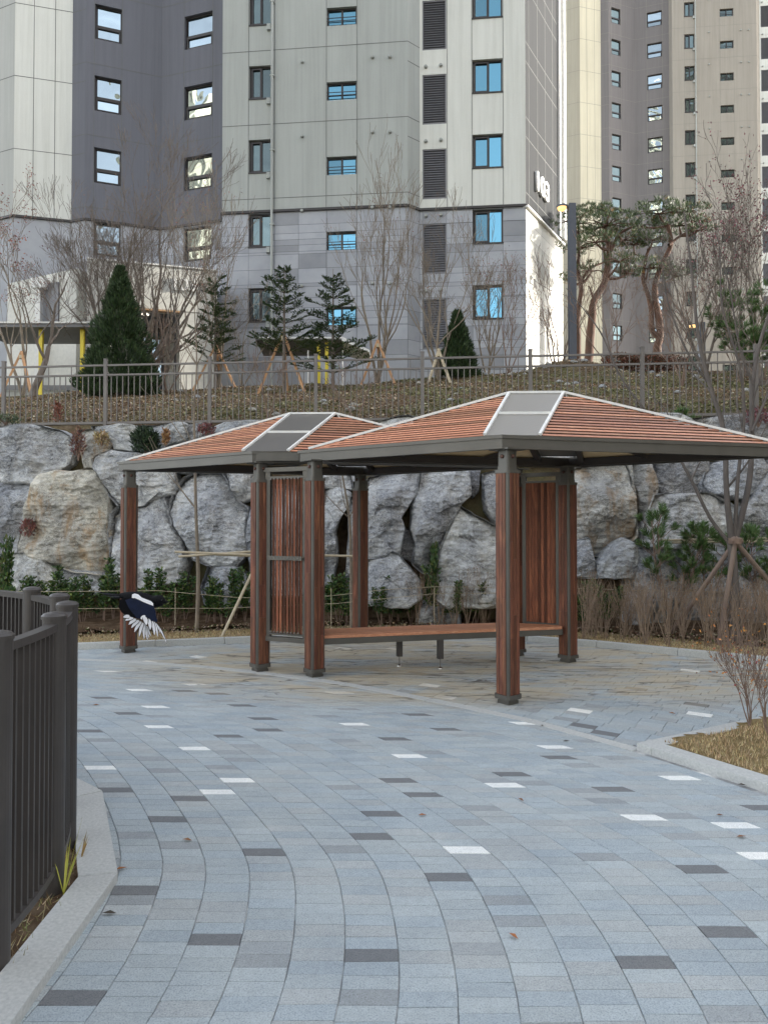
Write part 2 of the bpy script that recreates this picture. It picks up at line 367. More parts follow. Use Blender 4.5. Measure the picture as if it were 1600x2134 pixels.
# circle of the railing and kerb
OC = (-3.65, 2.55)
def pol(r, deg): return (OC[0] + r * math.cos(R(deg)), OC[1] + r * math.sin(R(deg)))
EDGE = catmull([(2.3, .3, 0), (2.80, 1.9, 0), (2.80, 3.25, 0), (2.294, 4.158, 0), (1.788, 4.957, 0), (1.18, 5.69, 0), (.225, 6.52, 0), (-.54, 7.08, 0), (-1.32, 7.50, 0), (-2.18, 7.88, 0), (-3.6, 8.25, 0), (-5.5, 8.45, 0), (-9, 8.3, 0)], 5)
CORNER = (1.788, 4.957)
BACK = catmull([(-9.5, 7.6, 0), (-6, 8.45, 0), (-3.85, 8.88, 0), (-1.73, 9.42, 0), (0, 9.72, 0), (1.48, 9.62, 0), (2.49, 9.2, 0), (3.07, 8.86, 0), (3.57, 8.5, 0), (4.32, 8.0, 0), (5.6, 7.1, 0), (7.5, 5.8, 0)], 5)
PLANT_UP = [(1.788, 4.957, 0), (3.137, 5.686, 0), (4.6, 6.35, 0), (6.6, 6.3, 0), (8, 5.0, 0)]
WHITE = [(189,1602),(470,1627),(436,1658),(960,1767),(1325,1699),(1040,1640),(1417,1627),(1545,1723),(1585,1788),(833,1577),(1150,1558),(741,1507),(1078,1507),(422,1556),(323,1517),(322,1474),(285,1437),(712,1447),(230,1400),(400,1425)]
DARK = [(130,2065),(435,1958),(758,2002),(1335,2002),(1508,1932),(1470,1817),(930,1834),(277,1860),(533,1772),(757,1740),(330,1710),(375,1667),(222,1652),(862,1657),(811,1629),(788,1704),(1050,1614),(1280,1649),(1600,1690),(1152,1578),(817,1544),(925,1527),(568,1522),(483,1532),(183,1526),(538,1497),(270,1485),(883,1489),(228,1453),(450,1446),(500,1467),(380,1440)]
WHITE2 = [(1202,1481),(1440,1484),(1438,1396),(1140,1379),(905,1432),(943,1455),(410,1368),(830,1352),(715,1350),(300,1385)]
DARK2 = [(1210,1515),(1430,1465),(1290,1530),(1000,1420),(880,1400),(1330,1440),(350,1395)]
def pavers():
    W1 = [gnd(*p) for p in WHITE]; D1 = [gnd(*p) for p in DARK]; W2 = [gnd(*p) for p in WHITE2]; D2 = [gnd(*p) for p in DARK2]
    def base_col():
        r = random.random(); k = random.uniform(.93, 1.06)
        if r < .42: c = (.362, .402, .425)
        elif r < .72: c = (.338, .385, .420)
        elif r < .93: c = (.362, .388, .402)
        else: c = (.295, .318, .335)
        return tuple(x * k for x in c)
    CW, CD = (.76, .77, .76), (.165, .172, .182)
    def put(mb, quad, z, col):
        # inset top, tiny chamfer, sides down
        n = len(quad); cx = sum(p[0] for p in quad) / n; cy = sum(p[1] for p in quad) / n
        tilt = (random.uniform(-1, 1) * .006, random.uniform(-1, 1) * .004); dz = random.uniform(-.0008, .0008)
        def rg(off, zz, tl=True):
            out = []
            for k, p in enumerate(quad):
                dx, dy = p[0] - cx, p[1] - cy; L = math.hypot(dx, dy) or 1
                q = (p[0] - dx / L * off, p[1] - dy / L * off)
                out.append((q[0], q[1], z + zz + dz + (tilt[0] * dx + tilt[1] * dy if tl else 0)))
            return out
        a = rg(.0046, 0); b = rg(.0016, -.0022); c = rg(.0016, -.012)
        i = len(mb.v); mb.v.extend(a); mb.v.extend(b); mb.v.extend(c)
        mb.face(range(i, i + n), col)
        for k in range(n):
            k2 = (k + 1) % n
            mb.face([i + n + k, i + n + k2, i + k2, i + k], col); mb.face([i + 2 * n + k, i + 2 * n + k2, i + n + k2, i + n + k], col)
    def clip(quad, sdf):
        s = [sdf(p) for p in quad]
        if min(s) >= 0: return quad
        if max(s) <= 0: return None
        out = []
        for k in range(len(quad)):
            a, b = quad[k], quad[(k + 1) % len(quad)]; sa, sb = s[k], s[(k + 1) % len(quad)]
            if sa >= 0: out.append(a)
            if (sa >= 0) != (sb >= 0):
                t = sa / (sa - sb); out.append((a[0] + (b[0] - a[0]) * t, a[1] + (b[1] - a[1]) * t))
        ar = 0
        for k in range(len(out)): ar += out[k][0] * out[(k + 1) % len(out)][1] - out[k][1] * out[(k + 1) % len(out)][0]
        return out if len(out) > 2 and abs(ar) > .002 else None
    mb = MB(); cells = []
    CY = [(-.5,-.95),(.3,-.55),(1.2,-.28),(2.0,-.06),(2.55,0),(3.14,-.055),(3.53,-.19),(4.05,-.47),(4.48,-.74),(4.957,-1.08),(5.69,-1.69),(6.52,-2.64),(7.08,-3.41),(7.5,-4.19),(7.88,-5.05),(8.25,-6.47),(8.6,-8.5)]
    CP = catmull([(c, y, 0) for y, c in CY], 8)
    def cx(y):
        for a, b in zip(CP, CP[1:]):
            if a.y <= y <= b.y: return a.x + (b.x - a.x) * (y - a.y) / (b.y - a.y)
        return CP[-1].x
    for k in range(-48, 22):
        y = .35 + random.random() * .0765; X0 = -1.145 + .2 * k
        while y < 8.5:
            h = .0765; xa, xb = X0 + cx(y), X0 + cx(y + h)
            c = ((xa + xb) / 2 + .1, y + h / 2)
            if -9 < c[0] < 3.4 and math.hypot(c[0] - OC[0], c[1] - OC[1]) > 2.40:
                j = lambda: random.uniform(-.0013, .0013)
                q = [(xa + j(), y + j()), (xa + .2 + j(), y + j()), (xb + .2 + j(), y + h + j()), (xb + j(), y + h + j())]
                q = clip(q, lambda p: -sgn_dist(p[0], p[1], EDGE) - .055)
                if q: cells.append((c, q))
            y += h
    used = {}
    for lst, cc in ((W1, CW), (D1, CD)):
        for w in lst:
            j = min(range(len(cells)), key=lambda i: ((cells[i][0][0] - w.x)) ** 2 + (cells[i][0][1] - w.y) ** 2 + (1 if i in used else 0))
            used[j] = cc
    for j, (c, q) in enumerate(cells): put(mb, q, 0, used.get(j) or base_col())
    mb.build('pavement', MT['paver'], org=(0, 0, 0), kind='structure')
    # plaza paving
    mb = MB(); cells = []; A = R(-33); ca, sa = math.cos(A), math.sin(A); PH = .108
    poly = [(p.x, p.y) for p in EDGE[::-1] if p.y > 4.9 or p.x < 0]; poly = [(p[0], p[1]) for p in poly] + [(p[0], p[1]) for p in PLANT_UP] + [(8.5, 5.6)] + [(p.x, p.y) for p in BACK[::-1]]
    for j in range(-60, 110):
        off = random.random() * .2
        for i in range(-60, 60):
            u0, v0 = i * .2 + off, j * PH + 2.0
            q = [(u * ca - v * sa, u * sa + v * ca) for u, v in ((u0, v0), (u0 + .2, v0), (u0 + .2, v0 + PH), (u0, v0 + PH))]
            c = ((q[0][0] + q[2][0]) / 2, (q[0][1] + q[2][1]) / 2)
            if not (-9 < c[0] < 8.5 and 4.5 < c[1] < 10): continue
            if not inpoly(c[0], c[1], poly):
                if abs(sgn_dist(c[0], c[1], EDGE)) > .12 or c[0] > 1.7: continue
            if c[0] < 1.9: q = clip(q, lambda p: sgn_dist(p[0], p[1], EDGE) - .055)
            if q: cells.append((c, q))
    used = {}
    for lst, cc in ((W2, CW), (D2, CD)):
        for w in lst:
            j = min(range(len(cells)), key=lambda i: ((cells[i][0][0] - w.x)) ** 2 + (cells[i][0][1] - w.y) ** 2)
            used[j] = cc
    for j, (c, q) in enumerate(cells): put(mb, q, 0, used.get(j) or base_col())
    mb.build('plaza_paving', MT['paver'], org=(0, 0, 0), kind='structure')
    mb = MB(); mb.quad((-12, -3, -.0065), (10, -3, -.0065), (10, 9.9, -.0065), (-12, 9.9, -.0065)); mb.build('paving_bed', MT['sand'], org=(0, 0, 0), kind='structure')
pavers()

def strip(name, P, w0, w1, z0, z1, mat, seg=1.0, gap=.006):
    """kerb made of straight stones between the points of polyline P; w0/w1 offsets to the right of its direction"""
    mb = MB(); P = [Vector((p[0], p[1], 0)) for p in P]
    pts = [P[0]]; acc = 0
    for a, b in zip(P, P[1:]):
        acc += (b - a).length
        if acc >= seg * .98: pts.append(b); acc = 0
    if (pts[-1] - P[-1]).length > .05: pts.append(P[-1])
    N = []
    for i, p in enumerate(pts):
        d = (pts[min(i + 1, len(pts) - 1)] - pts[max(i - 1, 0)]).normalized(); N.append(Vector((d.y, -d.x, 0)))
    for i in range(len(pts) - 1):
        a, b = pts[i], pts[i + 1]; d = (b - a).normalized() * gap / 2; a2, b2 = a + d, b - d
        k = random.uniform(.92, 1.05); c = (k, k, k); e = .006
        q = [a2 + N[i] * w0, b2 + N[i + 1] * w0, b2 + N[i + 1] * w1, a2 + N[i] * w1]
        if w1 > w0: q = [q[3], q[2], q[1], q[0]]
        cen = sum(q, Vector()) / 4
        qi = [p + (cen - p).normalized() * e for p in q]
        j = len(mb.v)
        for p in q: mb.v.append((p.x, p.y, z0))
        for p in q: mb.v.append((p.x, p.y, z1 - e))
        for p in qi: mb.v.append((p.x, p.y, z1))
        for lv in (0, 4):
            for t in range(4):
                t2 = (t + 1) % 4; mb.face([j + lv + t, j + lv + t2, j + lv + 4 + t2, j + lv + 4 + t], c)
        mb.face([j + 8, j + 9, j + 10, j + 11], c)
    return mb.build(name, mat, org=(0, 0, 0), kind='structure')
kp = [pol(2.53, a) for a in (-58, -34, -10.5, 13.5, 37.5, 61.5, 85.5, 109.5, 133.5, 157.5, 181)]
strip('kerb_round_planting_circle', kp, -.165, 0, -.02, .042, MT['granite'], .5)
strip('kerb_flush_band', [p for p in EDGE if p.x < 1.79], -.05, .05, -.012, .0025, MT['granite'], .9, .006)
strip('kerb_back', BACK, -.10, 0, -.02, .075, MT['granite'], .9)
strip('kerb_planter_front', [p for p in EDGE if p.x >= 1.785][::-1], -.14, 0, -.02, .05, MT['granite'], .9)
strip('kerb_planter_side', catmull(PLANT_UP, 4), 0, .12, -.02, .047, MT['granite'], .9)

def patch(name, poly, z, mat, step=.08, amp=.02, sc=2.0, rise=None):
    xs = [p[0] for p in poly]; ys = [p[1] for p in poly]; mb = MB(); idx = {}
    nx = int((max(xs) - min(xs)) / step) + 2; ny = int((max(ys) - min(ys)) / step) + 2
    def V(i, j):
        if (i, j) not in idx:
            x = min(xs) + i * step; y = min(ys) + j * step; idx[(i, j)] = len(mb.v)
            mb.v.append((x, y, z + amp * nz(x, y, sc) + amp * .5 * nz(x, y, sc * 5) + (rise(x, y) if rise else 0)))
        return idx[(i, j)]
    for i in range(nx):
        for j in range(ny):
            cx = min(xs) + (i + .5) * step; cy = min(ys) + (j + .5) * step
            if inpoly(cx, cy, poly): mb.face([V(i, j), V(i + 1, j), V(i + 1, j + 1), V(i, j + 1)])
    return mb.build(name, mat, org=(0, 0, 0), smooth=True, kind='structure')
circ = [pol(2.42, a) for a in range(0, 360, 6)]
patch('soil_inside_railing', circ, .012, MT['soil'], .05, .018, 4)
backedge = [(p.x, p.y) for p in BACK]
def offs(P, d):
    out = []
    for i, p in enumerate(P):
        a, b = P[max(i - 1, 0)], P[min(i + 1, len(P) - 1)]; dx, dy = b[0] - a[0], b[1] - a[1]; L = math.hypot(dx, dy)
        out.append((p[0] - dy / L * d, p[1] + dx / L * d))
    return out
inner = offs(backedge, .07)
grassend = offs(backedge, .95)
lawn_poly = inner + grassend[::-1]
patch('lawn_strip', lawn_poly, .04, MT['dry'], .07, .02, 2)
bed = offs(backedge, .88) + [(12, 5.8), (12, 11.0), (5, 11.2), (0, 11.6), (-10, 12.8), (-10, 8)]
patch('planting_bed_soil', bed, .055, MT['soil'], .09, .035, 2, lambda x, y: .10 * max(0, min(1, (y - (9.9 - .12 * x * x * .5)) / 1.5)))
fr = [(p.x, p.y) for p in EDGE if p.x >= 1.785]; pin = offs(fr, -.07)
planter = [(1.99, 4.98)] + [(p[0], p[1]) for p in offs([(q.x, q.y) for q in catmull(PLANT_UP, 4)], -.06)][1:] + [(9, 4), (9, .3)] + [(p[0] , p[1]) for p in pin][:-1]
patch('planter_lawn', planter, .045, MT['dry'], .06, .02, 2, lambda x, y: .10 * min(1, max(0, (x - 2.6) / 2)))

def scatter(n, poly, fn):
    xs = [p[0] for p in poly]; ys = [p[1] for p in poly]; k = 0
    while k < n:
        x, y = random.uniform(min(xs), max(xs)), random.uniform(min(ys), max(ys))
        if inpoly(x, y, poly): fn(x, y); k += 1
def grass(name, n, poly, z, h, cols, label, w=.004, rise=None, lean=.7):
    mb = MB()
    def f(x, y):
        zz = z + (rise(x, y) if rise else 0); L = h * random.uniform(.5, 1.3); a = random.uniform(0, 6.28); l = random.uniform(0, lean)
        d = Vector((math.cos(a) * l, math.sin(a) * l, 1)).normalized() * L; s = Vector((-math.sin(a + 1), math.cos(a + 1), 0)) * w
        mb.quad((x - s.x, y - s.y, zz), (x + s.x, y + s.y, zz), (x + d.x, y + d.y, zz + d.z), col=jit(random.choice(cols), .3))
    scatter(n, poly, f)
    mb.build(name, MT['leaf'], org=(0, 0, 0), label=label, cat='grass', kind='stuff')
DG = [(.56, .43, .24), (.47, .35, .19), (.36, .26, .14), (.62, .50, .31), (.28, .21, .11)]
DG2 = [(.56, .45, .27), (.48, .37, .21), (.38, .28, .16), (.62, .52, .34)]
pl_near = [p for p in [(1.99, 4.98), (3.1, 5.5), (4.4, 6.2), (4.4, 2.0), (2.55, 4.0)]]
grass('dry_grass', 26000, pl_near, .04, .035, DG, 'short dry straw coloured grass in the kerbed planter', .003, lambda x, y: .10 * min(1, max(0, (x - 2.6) / 2)))
vis = [p for p in lawn_poly if -4.6 < p[0] < 5.6]
grass('dry_grass', 26000, vis, .045, .03, DG2, 'dry straw coloured grass strip behind the back kerb', .005)
grass('litter_grass', 2500, [pol(2.36, a) for a in range(-30, 100, 6)] + [pol(2.0, a) for a in range(100, -30, -6)], .015, .05, [(.35, .27, .13), (.22, .13, .06), (.40, .34, .2), (.2, .2, .07)], 'dry grass and litter along the foot of the dark railing', .003, None, 3)

# soil crumbs, dead leaves and weeds on the mound and bed
def ground_cover():
    mb = MB()
    for _ in range(60000):
        x = random.uniform(-9.5, 10.5); y = fence_y(x) + .1 + (random.random() ** 1.3) * 8.5
        g = nz(x, y, .5, 3.3) + (.05 if x > .5 else (-.15 if x > -4.5 else -.6)); z = gz(x, y) + .01
        if random.random() < .22 + g * 1.5: col = random.choice([(.14, .145, .06), (.19, .18, .085), (.10, .11, .045), (.26, .23, .13)]); L = random.uniform(.03, .075)
        else: col = random.choice([(.28, .20, .12), (.36, .28, .18), (.16, .09, .05), (.11, .07, .045), (.45, .38, .28), (.2, .12, .08)]); L = random.uniform(.02, .065)
        a = random.uniform(0, 6.28); d = Vector((math.cos(a), math.sin(a), random.uniform(-.1, .55)))
        mb.leaf((x, y, z), d, L, L * random.uniform(.35, .8), jit(col, .3))
    mb.build('ground_cover', MT['leaf'], org=(0, 0, 0), label='weeds and dead leaves covering the earth mound behind the upper fence', cat='ground cover', kind='stuff')
    mb = MB()
    for _ in range(11000):
        x = random.uniform(-6.5, 7); y = random.uniform(9.3, 11.2)
        if sgn_dist(x, y, BACK) > -.5 and y < 9.9: continue
        if x > 3.0: y -= (x - 3) * .45
        col = random.choice([(.26, .19, .12), (.34, .27, .18), (.14, .08, .05), (.10, .06, .04), (.30, .24, .17), (.08, .10, .03)]); L = random.uniform(.015, .05)
        a = random.uniform(0, 6.28); d = Vector((math.cos(a), math.sin(a), random.uniform(0, .8)))
        mb.leaf((x, y, .10 + .04 * nz(x, y, 2)), d, L, L * .7, jit(col, .3))
    mb.build('leaf_litter', MT['leaf'], org=(0, 0, 0), label='dead leaves and crumbs on the planting bed under the boulders', cat='leaf litter', kind='stuff')
ground_cover()
# stones on the mound
def stones():
    spots = [(x, y) for x, y in [(random.uniform(-6, 8), random.uniform(13, 19.8)) for _ in range(60)]]
    for i in range(60):
        x, y = spots[i]; 
        if i % 3 == 0: y = 19.5 + random.uniform(-.6, .3); x = random.uniform(1, 7)
        s = random.uniform(.04, .11); mb = MB(); n = 6; ph = random.random() * 9
        base = len(mb.v)
        for a in range(4):
            for k in range(n):
                t = 2 * math.pi * k / n + ph; rr = s * math.sin((a + .6) / 4.2 * math.pi) * random.uniform(.75, 1.2)
                mb.v.append((x + rr * math.cos(t), y + rr * math.sin(t) * .8, gz(x, y) - s * .2 + a * s * .33))
        for a in range(3):
            for k in range(n): mb.face([a * n + k, a * n + (k + 1) % n, a * n + n + (k + 1) % n, a * n + n + k])
        mb.face([3 * n + k for k in range(n)])
        mb.build('stone', MT['rock_pale'] if i % 2 else MT['rock_tan'], label='small loose stone lying on the earth mound', cat='stone', group='loose stones on the earth mound')
stones()

# ------------------------------------------------------------------ boulder wall
def wall_pt(px, py, fwd=0):
    a, b = ray(px, py)      # plane: y = 12.36-.0925x -1.5 + .25 z - fwd
    Y = (12.36 - 1.5 - fwd + .25 * EYE) / (1 + .0925 * a - .25 * b)
    return Vector((a * Y, Y, EYE + b * Y))
def boulder(pts, mat, label, fwd, depth, k):
    P = [wall_pt(px, py, fwd) for px, py in pts]
    O2 = []
    L = sum((P[i] - P[(i + 1) % len(P)]).length for i in range(len(P))); N = max(40, int(L / .045))
    acc = 0; segs = [(P[i], P[(i + 1) % len(P)]) for i in range(len(P))]; step = L / N; t = 0
    for a, b in segs:
        l = (b - a).length
        while t < l - 1e-9: O2.append(a + (b - a) * (t / l)); t += step
        t -= l
    N = len(O2)
    # round the traced corners a little, roughen the rim
    O3 = []
    for i in range(N):
        p = O2[i]
        q = Vector((p.x, k * 3.1, p.z)); w = Vector((noise.noise(q * 2.3), 0, noise.noise(q * 2.3 + Vector((7, 3, 1))))) * .05 + Vector((noise.noise(q * 8), 0, noise.noise(q * 8 + Vector((2, 9, 4))))) * .018
        O3.append(p + w * .55)
    O3 = [C0 + (p - C0) * 1.062 for p in O3] if (C0 := sum(O3, Vector()) / N) else O3
    C = sum(O3, Vector()) / N; size = math.sqrt(L) * .5
    mb = MB(); rings = []
    prof = [(1.0, -.55), (1.01, -.25), (1.0, -.10), (.995, .10), (.978, .55), (.95, .84), (.91, .93)] + [(.91 - .91 * j / 17.5, .93 + .07 * (j / 17.5)) for j in range(1, 17)]
    rk = random.Random(k * 13 + 5); planes = []
    for t_ in range(6):
        a_ = rk.uniform(0, 6.28); planes.append((math.cos(a_), math.sin(a_), rk.uniform(.12, .62), rk.uniform(.18, .75)))
    gx, gz_ = noise.noise(Vector((k * 1.7, 1, 2))), noise.noise(Vector((3, k * 2.1, 5)))
    for s, d in prof:
        ring = []
        for i in range(N):
            p = C + (O3[i] - C) * s; h = d * depth if d > 0 else d
            if d > .2:
                q = Vector((p.x, k * 5.3, p.z)); 
                cell = noise.cell(q * 2.2 + Vector((noise.noise(q * 1.5) * .8,) * 3))
                f = noise.fractal(q * 1.4, .9, 2.0, 3) * .11 + abs(noise.noise(q * 2.6)) * -.16 + noise.fractal(q * 6, .8, 2.1, 3) * .045 + (cell - .5) * .05 - max(0, noise.noise(q * 1.8 + Vector((5, 5, 5)))) * .22
                ext = max(.25, L / 6.3); pl = max(0, max((pa * (p.x - C.x) + pb * (p.z - C.z) - po * ext) * ps for pa, pb, po, ps in planes)); cut = (abs(((p.x * 1.3 + p.z * 1.9 + k) * 1.7) % 1 - .5) < .03) * -.012
                h += f * .55 * min(1, (d - .2) * 2) * min(1.3, size) - min(pl, depth * 1.3) + cut + (gx * (p.x - C.x) + gz_ * (p.z - C.z)) * .35 * min(1, (d - .2) * 2)
            ring.append(len(mb.v)); mb.v.append((p.x, p.y - h, p.z))
        rings.append(ring)
    for a, b in zip(rings, rings[1:]):
        for i in range(N): mb.face([a[i], a[(i + 1) % N], b[(i + 1) % N], b[i]])
    j = len(mb.v); lp = [Vector(mb.v[i]) for i in rings[-1]]; c = sum(lp, Vector()) / N; mb.v.append(tuple(c))
    for i in range(N): mb.face([rings[-1][i], rings[-1][(i + 1) % N], j])
    o = mb.build('boulder', MT[mat], smooth=True, label=label, cat='boulder', group='boulders stacked into the retaining wall')
    me = o.data
    try: me.set_sharp_from_angle(angle=R(24))
    except Exception: pass
def c1(L): return [(x / 4, 860 + y / 4) for x, y in L]
def c2(L): return [(340 + x / 4, 860 + y / 4) for x, y in L]
def c3(L): return [(660 + x / 4, 940 + y / 4) for x, y in L]
def c4(L): return [(1180 + x / 3.679, 780 + y / 3.679) for x, y in L]
